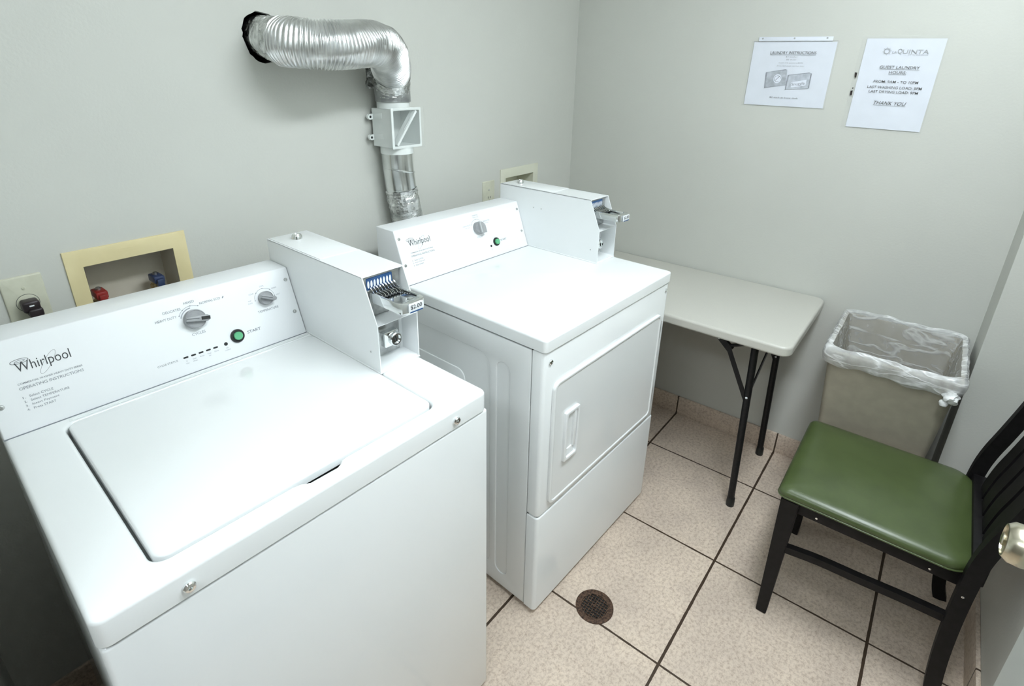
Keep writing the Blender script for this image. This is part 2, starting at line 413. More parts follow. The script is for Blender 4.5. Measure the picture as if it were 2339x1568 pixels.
# ------------------------------------------------------------------ ceiling light
LC = (-1.28, -1.50)
t = thing('ceiling_light', 'white fluorescent ceiling fitting with a glowing diffuser', 'light', (LC[0], LC[1], ZC))
b = plate(rrect(-.63, .63, -.16, .16, .004, 3), [rrect(-.60, .60, -.13, .13, .004, 3)], -.014, 0, .002); b.transform(Matrix.Rotation(PI, 4, 'X') @ Matrix.Translation((0, 0, .001))); put('trim_frame', b, 'white_plastic', t)
em, tt, bs = nt('lamp_diffuser'); bs.inputs['Base Color'].default_value = (.9, .9, .9, 1)
bs.inputs['Emission Color'].default_value = (.87, .95, 1.0, 1); bs.inputs['Emission Strength'].default_value = 34
b = NB(); box(b, -.6, .6, -.13, .13, -.006, -.002); put('diffuser', b, em, t)

t2_ = thing('ceiling_light', 'white ceiling light of the corridor outside the doorway', 'light', (-3.15, -1.3, ZC))
b = NB(); box(b, -.16, .16, -.62, .62, -.02, 0, .004); put('housing', b, 'white_plastic', t2_)
em2 = em.copy(); em2.name = 'corridor_diffuser'; em2.node_tree.nodes['Principled BSDF'].inputs['Emission Strength'].default_value = 19
b = NB(); box(b, -.14, .14, -.6, .6, -.06, -.02, .012, 3); put('diffuser', b, em2, t2_)

# world: dim neutral light of the corridor
w = bpy.data.worlds.new('world'); SC.world = w; w.use_nodes = True
w.node_tree.nodes['Background'].inputs[0].default_value = (.8, .85, .85, 1); w.node_tree.nodes['Background'].inputs[1].default_value = .12

# ------------------------------------------------------------------ machines
def screw(parent, c, n, r=.004, name='screw', mat='steel'):
    n = Vector(n).normalized(); ux = Vector((1, 0, 0)) if abs(n.x) < .9 else Vector((0, 1, 0))
    ux = (ux-n*ux.dot(n)).normalized(); uy = n.cross(ux)
    b = NB(); m_ = frame_m(c, ux, uy, n)
    lathe(b, [(r, -.001), (r, r*.3), (r*.8, r*.55), (r*.35, r*.62), (r*.3, r*.2), (0, r*.2)], 16, m_)
    return put(name, b, mat, parent)

def wordmark(bm, u, v, w, h, pm, k=1.0):
    """the italic-free word with two thin swooping rings, as printed"""
    text(bm, 'Whirlpool', u, v, w, h, pm, bold=-.004)
    ce, cr = (u+w*.1, v+h*1.06), (u+w*.57, v+h*.42)
    stroke(bm, arc(ce[0], ce[1], w*.16, 0, 360, 40, w*.052, .02), .0007*k, pm, closed=True)
    stroke(bm, arc(ce[0]+w*.01, ce[1], w*.09, 0, 360, 30, w*.02, .02), .0005*k, pm, closed=True)
    stroke(bm, arc(cr[0], cr[1], w*.29, 0, 360, 48, w*.075, R(52)), .00035*k, pm, closed=True)

def control_panel(root, x0, x1, ybot, z0, psk, ph, pb, name='control_panel'):
    b = NB()
    prof = [(ybot, z0), (ybot+psk, z0+ph), (ybot+psk+pb, z0+ph), (ybot+psk+pb, z0)]
    f0 = [b.verts.new((x0, y, z)) for y, z in prof]; f1 = [b.verts.new((x1, y, z)) for y, z in prof]
    b.faces.new(f0); b.faces.new(list(reversed(f1)))
    for i in range(4): b.faces.new((f0[i], f1[i], f1[(i+1) % 4], f0[(i+1) % 4]))
    bmesh.ops.recalc_face_normals(b, faces=b.faces[:])
    bmesh.ops.bevel(b, geom=[e for e in b.edges if e.calc_length() > .05], offset=.0028, segments=3, profile=.5, affect='EDGES')
    # thin seam line of the face plate above the top
    o = put(name, b, 'panel_white', root)
    s = Vector((0, psk, ph)).normalized(); n = Vector((1, 0, 0)).cross(s)
    return o, frame_m((0, ybot, z0), (1, 0, 0), s, n), n

def knob(parent, pm, u, v, r, rot, name, pointer=True, grip=True):
    m_ = pm @ Matrix.Translation((u, v, 0)) @ Matrix.Rotation(rot, 4, 'Z')
    b = NB()
    lathe(b, [(r, 0), (r, .010), (r*.97, .013), (r*.9, .0135), (r*.86, .0125), (0, .0125)], 40, m_)
    # raised grip across the dial, flaring to a blunt pointer
    if grip:
        g = plate([(-r*.97, -r*.20), (r*.95, -r*.34), (r*1.22, -r*.16), (r*1.22, r*.16), (r*.95, r*.34), (-r*.97, r*.20)], (), 0, .023, .0015)
        merge(b, g, m_)
    o = put(name, b, 'knob', parent)
    return o, m_

def meter_case(root, x0, x1, yback, yf, ybk, z0, hb, hz, yp, price, chip_side=None):
    """coin meter case: thin-walled housing open at the front, shelf between the two recesses"""
    th = .0022
    side = [(yf, z0), (yf, z0+hz), (yf+ybk, z0+hb), (yback, z0+hb), (yback, z0)]
    b = NB()
    for xa, xb in ((x0, x0+th), (x1-th, x1)):
        a = [b.verts.new((xa, y, z)) for y, z in side]; c = [b.verts.new((xb, y, z)) for y, z in side]
        b.faces.new(a); b.faces.new(list(reversed(c)))
        for i in range(5): b.faces.new((a[i], c[i], c[(i+1) % 5], a[(i+1) % 5]))
    box(b, x0, x1, yf+ybk, yback, z0+hb-th, z0+hb)                       # top
    box(b, x0+.0006, x1-.0006, yback-th, yback-.0005, z0, z0+hb-th)      # back
    box(b, x0+th, x1-th, yf+.004, yf+.12, z0+.004, z0+.006)              # lower recess floor
    box(b, x0+th, x1-th, yf+.001, yf+.001+.12, z0+hz-.002, z0+hz)        # shelf
    box(b, x0+th, x1-th, yf+.057, yf+.059, z0, z0+hb-th)                 # bulkhead
    case = put('meter_case', b, 'case_white', root, ang=25)
    b = NB(); box(b, x0+.004, x1-.004, yback-.24, yback-.004, z0+hb, z0+hb+.0016, .0006); put('service_lid', b, 'case_white', case)
    b = NB(); lathe(b, [(.0135, 0), (.0125, .008), (.0095, .013), (.0085, .013), (.007, .009), (0, .009)], 24, Matrix.Translation((x0+.052, yback-.055, z0+hb+.001)))
    put('lid_lock', b, 'chrome', case)
    # base flange line
    b = NB(); box(b, x0-.0015, x1+.0005, yf-.002, yback, z0, z0+.0035, .001); put('base_flange', b, 'case_white', case)
    # slot plate (upper recess)
    cx = (x0+x1)/2; zt = z0+hz+.061; ys = yf+ybk+.004
    b = NB(); box(b, x0+.008, x1-.008, ys+.002, ys+.006, z0+hz+.002, z0+hb-.006, .001); put('slot_plate', b, 'steel', case)
    pm = frame_m((cx, ys+.002, 0), (1, 0, 0), (0, 0, 1), (0, -1, 0))
    b = NB(); flat(b, rrect(-.041, .027, zt+.004, z0+hb-.008, .003), pm, .0006); put('coin_guide_plate', b, 'blue', case)
    b = NB()
    for k in range(8): flat(b, circ(-.036+k*.0082, zt+.0165, .0027, 16, .0085), pm, .0012)
    put('coin_symbols', b, 'label_white', case)
    # coin slide: rails, tray, row of coin slots, front grip
    yfr = yf-.058; zs = zt
    b = NB()
    outl = [(-.036, ys), (.030, ys), (.031, yfr+.012), (.027, yfr+.001), (.010, yfr-.006), (-.012, yfr-.006), (-.030, yfr+.001), (-.035, yfr+.012)]
    inner = [(-.030, ys-.004), (.024, ys-.004), (.024, yfr+.020), (.016, yfr+.012), (-.022, yfr+.012), (-.030, yfr+.020)]
    p_ = plate([(cx+x, y) for x, y in outl][::-1], [[(cx+x, y) for x, y in inner]], zs-.022, zs, .0016); merge(b, p_)
    box(b, cx-.0305, cx+.0245, yfr+.010, ys-.001, zs-.0125, zs-.009)
    box(b, cx-.035, cx+.031, yfr+.004, ys-.001, zs-.022, zs-.020)
    slide = put('coin_slide', b, 'chrome', case)
    b = NB()
    for k in range(9):
        x = cx-.0335+k*.0078
        sweep(b, catmull([(x, ys-.001, zs+.010), (x+.0012, ys-.008, zs+.004), (x-.0012, ys-.017, zs+.001), (x+.001, ys-.027, zs-.001), (x, ys-.034, zs-.004)], 5), .0014, 6)
    put('coin_teeth', b, 'chrome', case)
    b = NB()
    for k in range(8):
        x = cx-.0297+k*.0078
        sweep(b, catmull([(x, ys-.001, zs+.007), (x+.0012, ys-.008, zs+.002), (x-.0012, ys-.017, zs-.001), (x+.001, ys-.027, zs-.003), (x, ys-.034, zs-.006)], 5), .0021, 6)
    put('coin_slots', b, 'black', case)
    # price label on the slide front
    fm = frame_m((cx-.001, yfr-.0062, zs-.011), (1, 0, 0), (0, 0, 1), (0, -1, 0))
    b = NB(); merge(b, plate(rrect(-.019, .019, -.0105, .0095, .003, 4), (), 0, .0022, .0006), fm); put('label_holder', b, 'label_white', case)
    b = NB(); flat(b, rrect(-.017, .017, -.0105, -.0075, .001, 3), fm, .0024); put('label_stripe', b, 'blue', case)
    b = NB(); text(b, price, 0, .0012, .030, .0105, fm, .0025, bold=.012, center=True); put('price', b, 'print_dark', case)
    # lock plate and barrel lock (lower recess)
    lm = frame_m((x1-.046, yf+.0568, z0+.050), (1, 0, 0), (0, 0, 1), (0, -1, 0))
    b = NB(); merge(b, plate(rrect(-.040, .034, -.042, .046, .003, 4), (), 0, .002, .0006), lm); put('lock_plate', b, 'steel', case)
    b = NB(); merge(b, plate(rrect(-.020, .020, -.019, .019, .005, 4), (), 0, .018, .003), lm)
    lathe(b, [(.0165, .018), (.0165, .024), (.014, .026), (.011, .026), (.0105, .022), (0, .022)], 32, lm @ Matrix.Translation((.008, -.002, 0)))
    put('cash_box_lock', b, 'chrome', case)
    b = NB(); box(b, -.0016, .0016, -.007, .007, .0205, .0235, 0, 1, lm @ Matrix.Translation((.008, -.002, 0)) @ Matrix.Rotation(.3, 4, 'Z')); put('keyhole', b, 'black', case)
    b = NB(); lathe(b, [(.006, 0), (.006, .003), (.004, .005), (0, .005)], 16, lm @ Matrix.Translation((.027, -.031, .002))); put('plate_screw', b, 'steel', case)
    for yy, zz in ((yf+.03, z0+.045),):
        screw(case, (x0-.0002, yy, zz), (-1, 0, 0), .0022, 'side_rivet')
    return case

PSK, PH, PB = .0595, .1605, .0842
# ---- washer
ZW, WW = .9327, .693
wash = thing('washing_machine', 'white top-loading coin washing machine nearest the doorway, below the cream valve box', 'washing machine', (-1.5534, -.811, 0), R(-1.9564))
DW = .665
b = NB(); box(b, -WW+.002, .004, .002, DW-.01, .012, ZW-.047, .007, 3)
for fx in (-WW+.05, -.05):
    for fy in (.06, DW-.07): lathe(b, [(.02, 0), (.02, .006), (.01, .008), (.01, .014)], 16, Matrix.Translation((fx, fy, 0)))
put('cabinet', b, 'enamel', wash)
# top with lid opening and finger notch
hl = []
hole_out = rrect(-.612, -.106, .0415, .500, .022, 7)
res = []
for i, p in enumerate(hole_out):
    res.append(p)
# insert the notch on the front edge (between the first and second corner arcs)
k_ = 7
notch = [(-.415, .0415), (-.400, .0385), (-.388, .0300), (-.340, .0290), (-.332, .0325), (-.326, .0395), (-.316, .0415)]
hole_out = hole_out[:k_+1] + notch + hole_out[k_+1:]
b = plate(rrect(-WW, 0, 0, DW, .016, 6), [hole_out], ZW-.0444, ZW, .007, 4)
put('top_cover', b, 'enamel', wash)
b = NB(); box(b, -.63, -.42, .02, .52, ZW-.036, ZW-.030); box(b, -.312, -.09, .02, .52, ZW-.036, ZW-.030); box(b, -.42, -.312, .07, .52, ZW-.036, ZW-.030); put('tub_rim', b, 'enamel', wash)
b = NB(); box(b, -.419, -.313, .0275, .069, ZW-.044, ZW-.032); box(b, -.419, -.313, .050, .054, ZW-.032, ZW-.015); put('latch_recess', b, 'dark_gap', wash)
b = plate(rrect(-.6075, -.1095, .045, .4965, .020, 7), (), ZW-.014, ZW+.0015, .004, 3)
# the lid swells gently towards the hinge
for v in b.verts:
    if v.co.z > ZW-.01: pass
lid = put('lid', b, 'enamel', wash)
b = NB()
for q in (0, 1): sweep(b, [(-.60, .505+q*.006, ZW+.0005), (-.112, .505+q*.006, ZW+.0005)], .0012, 8)
put('hinge_ridges', b, 'enamel', wash)
for sx_, sz_ in ((-.587, ZW-.0275), (-.091, ZW-.0265)): 
    screw(wash, (sx_, -.0008, sz_), (0, -1, 0), .0085, 'top_screw', 'chrome')
YB = .519
cp, pm, pn = control_panel(wash, -WW+.001, -.1105, YB, ZW, PSK, PH, PB)
b = NB(); box(b, -WW+.001, -.1105, YB-.0012, YB+.001, ZW-.0005, ZW+.0012); put('panel_seam', b, 'print_grey', cp)
o, km_ = knob(cp, pm, -.3428, .1116, .0216, R(-10), 'cycle_knob')
b = NB(); stroke(b, [(-.021, .0012), (.004, .0005)], .0012, km_, .0233); put('cycle_knob_mark', b, 'print_dark', cp)
b = NB(); box(b, .008, .0255, -.0036, .0036, .0228, .0238, .0004, 1, km_); put('cycle_knob_inset', b, 'black', cp)
o, km_ = knob(cp, pm, -.1836, .1122, .0163, R(-22), 'temperature_knob')
b = NB(); stroke(b, [(-.0155, .0008), (.0095, .0004)], .0011, km_, .0233); put('temperature_knob_mark', b, 'print_dark', cp)
def start_button(u, v, ro, ri):
    b = NB(); m_ = pm @ Matrix.Translation((u, v, 0))
    lathe(b, [(ro, 0), (ro, .002), (ro*.93, .0045), (ri*1.12, .0045), (ri*1.08, .002)], 36, m_, cap=False)
    flat(b, circ(0, 0, ri*1.1), m_, .0021)
    put('button_bezel', b, 'black', cp)
    b = NB(); lathe(b, [(ri, .002), (ri, .008), (ri*.9, .0098), (0, .0098)], 32, m_); put('start_button', b, 'green_button', cp)
start_button(-.2693, .0467, .0155, .0096)
for u in (-.3825, -.3669, -.3515, -.3362, -.3208):
    b = NB(); merge(b, plate(rrect(-.0050, .0050, -.0018, .0018, .0017, 4), (), 0, .0006), pm @ Matrix.Translation((u, .0373, 0))); put('status_light', b, 'black', cp)
b = NB(); lathe(b, [(.0040, 0), (.0040, .0006), (0, .0006)], 20, pm @ Matrix.Translation((-.2981, .0374, 0))); put('lid_lock_light', b, 'black', cp)
for u, v in ((-.1222, .1413), (-.1238, .0598), (-.6790, .0577), (-.6790, .141)): screw(cp, pm @ Vector((u, v, 0)), pn, .0045, 'panel_screw')
b = NB()
wordmark(b, -.6430, .1030, .0800, .0235, pm)
put('wordmark', b, 'print_dark', cp)
b = NB()
text(b, 'COMMERCIAL WASHER HEAVY DUTY SERIES', -.6482, .0862, .0960, .0033, pm, bold=.004)
text(b, 'OPERATING INSTRUCTIONS', -.6484, .0765, .0955, .0052, pm)
for i, (ln, xe) in enumerate((('Select CYCLE', -.6042), ('Select TEMPERATURE', -.5819), ('Insert Payment', -.5995), ('Press START', -.6062))):
    v = .0605-i*.0077
    text(b, '%d.' % (i+1), -.6482, v, .0042, .0040, pm)
    text(b, ln, -.6388, v-(.0009 if i == 2 else 0), xe+.6388, .0049 if i == 2 else .0042, pm)
put('operating_instructions', b, 'print_grey', cp); b = NB()
text(b, 'START', -.2465, .0438, .0318, .0066, pm, bold=.01)
put('start_lettering', b, 'print_grey', cp)
b = NB()
text(b, 'HEAVY DUTY', -.4150, .1242, .0410, .0052, pm); text(b, 'DELICATES', -.3970, .1383, .0348, .0052, pm)
text(b, 'MIXED', -.3532, .1475, .0212, .0050, pm); text(b, 'NORMAL ECO', -.3232, .1388, .0440, .0050, pm)
flat(b, [(-.2755, .1385), (-.2735, .1392), (-.2715, .1410), (-.2712, .1440), (-.2735, .1430), (-.2752, .1408)], pm)
text(b, 'CYCLES', -.3568, .0768, .0275, .0056, pm); put('cycle_names', b, 'print_grey', cp); b = NB(); text(b, 'CYCLE STATUS', -.4375, .0345, .0388, .0040, pm)
put('status_caption', b, 'print_grey', cp); b = NB()
stroke(b, arc(-.3428, .1116, .0302, 150, 60, 20), .0007, pm)
for a in (150, 124, 90, 60): flat(b, circ(-.3428+.0302*math.cos(R(a)), .1116+.0302*math.sin(R(a)), .0012, 10), pm, .0007)
put('cycle_dial_markings', b, 'print_grey', cp)
b = NB(); text(b, 'TEMPERATURE', -.2090, .0812, .0500, .0052, pm)
stroke(b, arc(-.1836, .1122, .0238, 180, 0, 24), .0006, pm)
for a in (180, 135, 90, 45, 0): flat(b, circ(-.1836+.0238*math.cos(R(a)), .1122+.0238*math.sin(R(a)), .0011, 10), pm, .0007)
put('temperature_dial_markings', b, 'print_grey', cp)
b = NB()
stroke(b, arc(-.3428, .1116, .0258, 160, 92, 16), .0021, pm); put('dial_band', b, 'print_light', cp)
b = NB()
text(b, 'TAP', -.2235, .1132, .0075, .0030, pm); text(b, 'COLD', -.2250, .1075, .0105, .0030, pm); text(b, 'COLD', -.2175, .1280, .0115, .0032, pm)
text(b, 'COOL', -.1885, .1400, .0110, .0032, pm); text(b, 'WARM', -.1625, .1285, .0125, .0032, pm); text(b, 'HOT', -.1553, .1110, .0090, .0032, pm)
put('temperature_names', b, 'print_light', cp); b = NB()
for u, ln1, ln2 in ((-.3825, 'In', 'Use'), (-.3669, 'Soak', 'Wash'), (-.3515, 'Rinse', ''), (-.3362, 'Final', 'Spin'), (-.3208, 'Done', '')):
    text(b, ln1, u, .0296, None, .0028, pm, center=True)
    if ln2: text(b, ln2, u, .0245, None, .0028, pm, center=True)
put('status_names', b, 'print_light', cp); b = NB()
text(b, 'Lid', -.2981, .0285, None, .0028, pm, center=True); text(b, 'Locked', -.2981, .0238, None, .0028, pm, center=True)
put('lid_lock_caption', b, 'print_light', cp)
CBW, CBL, CBK, CBH, CBZ = .1095, .3033, .0422, .2148, .1145
meter_case(wash, -CBW, 0, YB+PSK+PB, YB-CBL, CBK, ZW, CBH, CBZ, YB, '$2.00')
# drain line behind, kept off the floor by its cabinet: short black hose down the back
b = NB(); sweep(b, catmull([(-.60, .672, .80), (-.60, .700, .70), (-.595, .702, .40), (-.59, .69, .15), (-.60, .672, .06)], 8), .013, 14); put('drain_hose', b, 'plug', wash)

# ---- dryer
ZD, WD = .9431, .6846
YD = .5214
dry = thing('clothes_dryer', 'white front-loading coin clothes dryer between the washing machine and the folding table', 'clothes dryer', (-1.3106, -.7867, 0), R(-2.2846))
DD = .665
# cabinet sides with pressed panels
def side_plate(x, sgn):
    outer = [(.041, .018), (DD-.012, .018), (DD-.012, ZD-.040), (.041, ZD-.040)]
    h1 = rrect(.185, .625, .07, .836, .04, 6); h2 = rrect(.112, .160, .07, .830, .023, 6)
    p_ = plate(outer, [h1, h2], -.0035, 0, .0022, 3)
    m_ = frame_m((x, 0, 0), (0, 1, 0), (0, 0, 1), (1, 0, 0)) if sgn > 0 else frame_m((x, 0, 0), (0, 1, 0), (0, 0, 1), (-1, 0, 0))
    p_.transform(m_); return p_
b = NB(); merge(b, side_plate(0, -1)); merge(b, side_plate(WD, 1))
box(b, .0034, WD-.0034, .041, DD-.012, .018, ZD-.042)
for s_, x_ in ((-1, 0), (1, WD)):
    p_ = plate(rrect(.285, .56, .14, .745, .03, 6), (), -.0035, -.0004, .002, 3)
    merge(b, p_, frame_m((x_, 0, 0), (0, 1, 0), (0, 0, 1), (s_, 0, 0)))
for fx in (.06, WD-.06):
    for fy in (.08, DD-.07): lathe(b, [(.02, 0), (.02, .006), (.01, .008), (.01, .02)], 16, Matrix.Translation((fx, fy, 0)))
put('cabinet', b, 'enamel', dry, ang=50)
b = plate(rrect(-.001, WD+.001, -.004, DD, .012, 6), (), ZD-.0345, ZD, .006, 4); put('top_cover', b, 'enamel', dry)
# front panel wraps round both sides
b = plate(rrect(0, WD, 0, .038, .001, 3, (.012, .012, .001, .001)), (), .384, ZD-.0375, .003, 2); put('front_panel', b, 'enamel', dry)
b = plate(rrect(-.001, WD+.001, -.002, .038, .001, 4, (.012, .012, .001, .001)), (), .018, .3785, .005, 3); put('toe_panel', b, 'enamel', dry)
b = NB(); box(b, .006, WD-.006, .006, .045, .3, ZD-.03); put('panel_backing', b, 'dark_gap', dry)
fm = frame_m((0, 0, 0), (1, 0, 0), (0, 0, 1), (0, -1, 0))
# door: dished slab with a rounded lip
DO = rrect(.040, .640, .405, .806, .022, 7); DI = rrect(.050, .630, .415, .796, .016, 7)
b = plate(DO, [DI], .0005, .0095, .003, 3); b.transform(fm)
t_ = plate(DI, (), .0005, .0065); merge(b, t_, fm)
ddoor = put('door', b, 'enamel', dry)
b = NB(); merge(b, plate(rrect(.093, .158, .528, .692, .004, 4), [rrect(.103, .150, .538, .682, .006, 4)], .006, .0155, .002, 3), fm)
merge(b, plate(rrect(.136, .148, .560, .682, .003, 4), (), .006, .0135, .002, 2), fm)
merge(b, plate([(.104, .538), (.148, .538), (.136, .562), (.112, .562)], (), .006, .010, .001), fm)
put('door_handle', b, 'case_white', ddoor, label='white recessed pull with a raised rim')
for z0_, z1_ in ((.712, .775), (.455, .515)):
    b = NB(); box(b, .6405, .6455, -.008, .004, z0_, z1_, .001); put('hinge', b, 'steel', ddoor)
screw(dry, (.026, -.0006, ZD-.068), (0, -1, 0), .0070, 'front_screw', 'chrome'); screw(dry, (WD-.022, -.0006, ZD-.062), (0, -1, 0), .0060, 'front_screw', 'chrome')
xe = WD-.1095-.003
cp, pm, pn = control_panel(dry, .001, xe-.001, YD, ZD, PSK, PH, PB)
b = NB(); box(b, .001, xe-.001, YD-.0012, YD+.001, ZD-.0005, ZD+.0012); put('panel_seam', b, 'print_grey', cp)
# D-shaped dial
km_ = pm @ Matrix.Translation((.3405, .1140, 0))
r_ = .0205
b = NB(); lathe(b, [(r_, 0), (r_, .012), (r_*.94, .0145), (r_*.9, .0145), (r_*.86, .0125), (0, .0125)], 40, km_)
g = plate([(-.0015, .020), (.014, .0155), (.0225, .003), (.0225, -.0215), (.0005, -.0215)], (), 0, .0195, .0012); merge(b, g, km_)
put('cycle_knob', b, 'knob', cp)
b = NB(); merge(b, plate(rrect(-.0042, .0015, -.019, .018, .0015, 3), (), .0125, .0215, .001), km_); put('cycle_knob_grip', b, 'knob_light', cp)
start_button(.4125, .0500, .0152, .0098)
b = NB(); lathe(b, [(.0038, 0), (.0038, .0006), (0, .0006)], 20, pm @ Matrix.Translation((.3829, .0408, 0))); put('in_use_light', b, 'black', cp)
for u, v in ((.0138, .1437), (.0111, .0619), (.5591, .1427), (.5554, .0609)): screw(cp, pm @ Vector((u, v, 0)), pn, .0045, 'panel_screw')
b = NB(); wordmark(b, .0430, .1085, .0850, .0245, pm); put('wordmark', b, 'print_dark', cp)
b = NB()
text(b, 'COMMERCIAL DRYER HEAVY DUTY SERIES', .0412, .0922, .0900, .0031, pm, bold=.004)
text(b, 'OPERATING INSTRUCTIONS', .0404, .0812, .0940, .0050, pm)
for i, (ln, xx) in enumerate((('Select CYCLE', .0829), ('Insert Payment', .0880), ('Press START', .0805))):
    v = .0680-i*.0078; text(b, '%d.' % (i+1), .0405, v, .0042, .0038, pm); text(b, ln, .0485, v, xx-.0485, .0042, pm)
put('operating_instructions', b, 'print_grey', cp); b = NB()
text(b, 'START', .4345, .0475, .0320, .0062, pm, bold=.008)
put('start_lettering', b, 'print_grey', cp); b = NB()
text(b, 'CYCLES', .3290, .0800, .0250, .0050, pm)
stroke(b, arc(.3405, .1140, .0300, 150, 35, 20), .0006, pm)
for a in (150, 88, 35): flat(b, circ(.3405+.03*math.cos(R(a)), .1140+.03*math.sin(R(a)), .0011, 10), pm, .0007)
put('cycle_dial_markings', b, 'print_grey', cp)
b = NB()
text(b, 'NORMAL', .3298, .1560, .0270, .0042, pm); text(b, 'Medium Heat', .3298, .1500, .0270, .0028, pm)
text(b, 'DELICATES', .3732, .1290, .0320, .0040, pm); text(b, 'Low Heat', .3775, .1225, .0200, .0028, pm)
text(b, 'HEAVY DUTY', .2760, .1272, .0355, .0040, pm); text(b, 'High Heat', .2840, .1205, .0210, .0028, pm)
put('dial_names', b, 'print_light', cp); b = NB()
text(b, 'In', .3829, .0318, None, .0026, pm, center=True); text(b, 'Use', .3829, .0272, None, .0026, pm, center=True)
put('in_use_caption', b, 'print_light', cp)
case = meter_case(dry, xe, xe+CBW, YD+PSK+PB, YD-CBL, CBK, ZD, CBH, CBZ, YD, '$2.00')
for yy, zz in ((YD-.02, ZD+.150), (YD-.055, ZD+.150)): screw(case, (xe-.0002, yy, zz), (-1, 0, 0), .0025, 'side_rivet')

# ------------------------------------------------------------------ exhaust duct
duct = thing('exhaust_duct', 'silver dryer exhaust duct rising to a hole in the wall', 'duct', (-1.13, -.056, .3))
path = catmull([(-1.482, .045, 1.630), (-1.492, -.03, 1.622), (-1.498, -.085, 1.614), (-1.487, -.135, 1.609), (-1.448, -.172, 1.606), (-1.385, -.190, 1.607), (-1.315, -.180, 1.615),
                (-1.250, -.158, 1.612), (-1.196, -.124, 1.588), (-1.158, -.090, 1.548), (-1.138, -.064, 1.505), (-1.133, -.056, 1.480)], 40)
# fraction of path used by foil sleeve, ribs, tape
n0 = int(len(path)*.20); n1 = int(len(path)*.865)
ribs = path[n0:n1]
acc = [0]
for a, c in zip(ribs[:-1], ribs[1:]): acc.append(acc[-1]+(c-a).length)
tot = acc[-1]; nr = 60
ph_ = [random.uniform(-.0008, .0008) for _ in range(nr+2)]
fine = []; ii = 0; STEP = nr*6
for k in range(STEP+1):
    s = tot*k/STEP
    while ii < len(acc)-2 and acc[ii+1] < s: ii += 1
    f = (s-acc[ii])/max(1e-9, acc[ii+1]-acc[ii]); fine.append(ribs[ii].lerp(ribs[ii+1], f))
def rr(i, t_, a):
    k = i/6.0; e = min(1, (1-t_)*14)
    return (.0555+.0030*math.sin(2*PI*k)+ph_[int(k) % nr]+.0012*math.sin(3*a+k*.11)+.0008*math.sin(7*a+k*.4))*(.90+.10*e)
b = NB(); sweep(b, fine, rr, 40, caps=False); put('flexible_hose', b, 'flex', duct, local=False, ang=60)
b = NB(); rj = [[random.uniform(-.0022, .0022) for _ in range(24)] for _ in range(80)]
sl = path[:n0+6:2]
sweep(b, sl, lambda i, t_, a: .0485+.0055*t_+rj[i % 80][int(a/(2*PI)*24) % 24], 24, caps=False); put('foil_sleeve', b, 'foil', duct, local=False, ang=20)
b = NB(); el = path[n1-8::3]
sweep(b, el, lambda i, t_, a: .0545+.6*rj[(i+13) % 80][int(a/(2*PI)*24) % 24]-.002*t_, 24, caps=False); put('foil_elbow', b, 'foil', duct, local=False, ang=25)
b = NB(); sweep(b, [(-1.140, -.066, 1.513), (-1.134, -.058, 1.492), (-1.1315, -.056, 1.475), (-1.1315, -.056, 1.460)], lambda i, t_, a: .0545+.3*rj[(i*3+5) % 80][int(a/(2*PI)*24) % 24], 24, caps=False)
put('duct_tape', b, 'tape', duct, local=False, ang=25)
b = NB(); sweep(b, [(-1.132, -.056, 1.470), (-1.132, -.056, 1.440)], .0505, 40, caps=False); put('collar', b, 'white_plastic', duct, local=False)
# loose tail of tape on the left of the elbow
b = NB()
for q in range(5):
    y0 = -.035-.004*q
    P = [(-1.205+.006*math.sin(q*2.1+k*1.3), y0+.004*math.sin(k*2+q), 1.562-.016*k) for k in range(5)]
    t_ = NB(); row = []
    for k, p in enumerate(P):
        wv = .006+.004*math.sin(k+q*1.7); row.append((t_.verts.new(Vector(p)+Vector((-wv, .003*math.sin(k*3+q), 0))), t_.verts.new(Vector(p)+Vector((wv, .004*math.cos(k*2), .001)))))
    for a, c in zip(row[:-1], row[1:]): t_.faces.new((a[0], a[1], c[1], c[0]))
    bmesh.ops.solidify(t_, geom=t_.faces[:], thickness=.0008)
    merge(b, t_)
put('loose_tape', b, 'foil', duct, local=False, ang=10)
b = NB(); sweep(b, catmull([(-1.168, -.075, 1.552), (-1.185, -.060, 1.556), (-1.200, -.040, 1.562), (-1.207, -.015, 1.566)], 5), .010, 8); put('tape_stub', b, 'foil', duct, local=False, ang=10)
# lint diverter box
bx0, bx1, by0, by1, bz0, bz1 = -1.183, -1.069, -.105, -.012, 1.326, 1.441
b = NB()
t2 = .003
box(b, bx0, bx0+t2, by0, by1, bz0, bz1, .0008, 1); box(b, bx1-t2, bx1, by0, by1, bz0, bz1, .0008, 1)
box(b, bx0, bx1, by0, by1, bz1-t2, bz1, .0008, 1); box(b, bx0, bx1, by0, by1, bz0, bz0+t2, .0008, 1); box(b, bx0, bx1, by1-t2, by1, bz0, bz1, .0008, 1)
merge(b, plate(rrect(bx0-.003, bx1+.003, bz0-.003, bz1+.003, .003, 3), [rrect(bx0+.006, bx1-.004, bz0+.005, bz1-.005, .003, 3)], 0, .003, .0008), frame_m((0, by0, 0), (1, 0, 0), (0, 0, 1), (0, -1, 0)))
put('diverter_box', b, 'white_plastic', duct, local=False)
b = NB(); box(b, bx0+.004, bx1+.012, by0-.0055, by0-.0035, bz0-.006, bz1+.004, .0006, 1); put('clear_cover', b, 'clear_cover', duct, local=False, label='clear plastic cover of the diverter box')
b = NB()
bar = Matrix.Translation(((bx0+bx1)/2, by0+.010, (bz0+bz1)/2)) @ Matrix.Rotation(math.atan2(.098, .062), 4, 'Y').inverted()
L_ = math.hypot(.090, .100)
d_ = Vector((.086, 0, .106)).normalized()
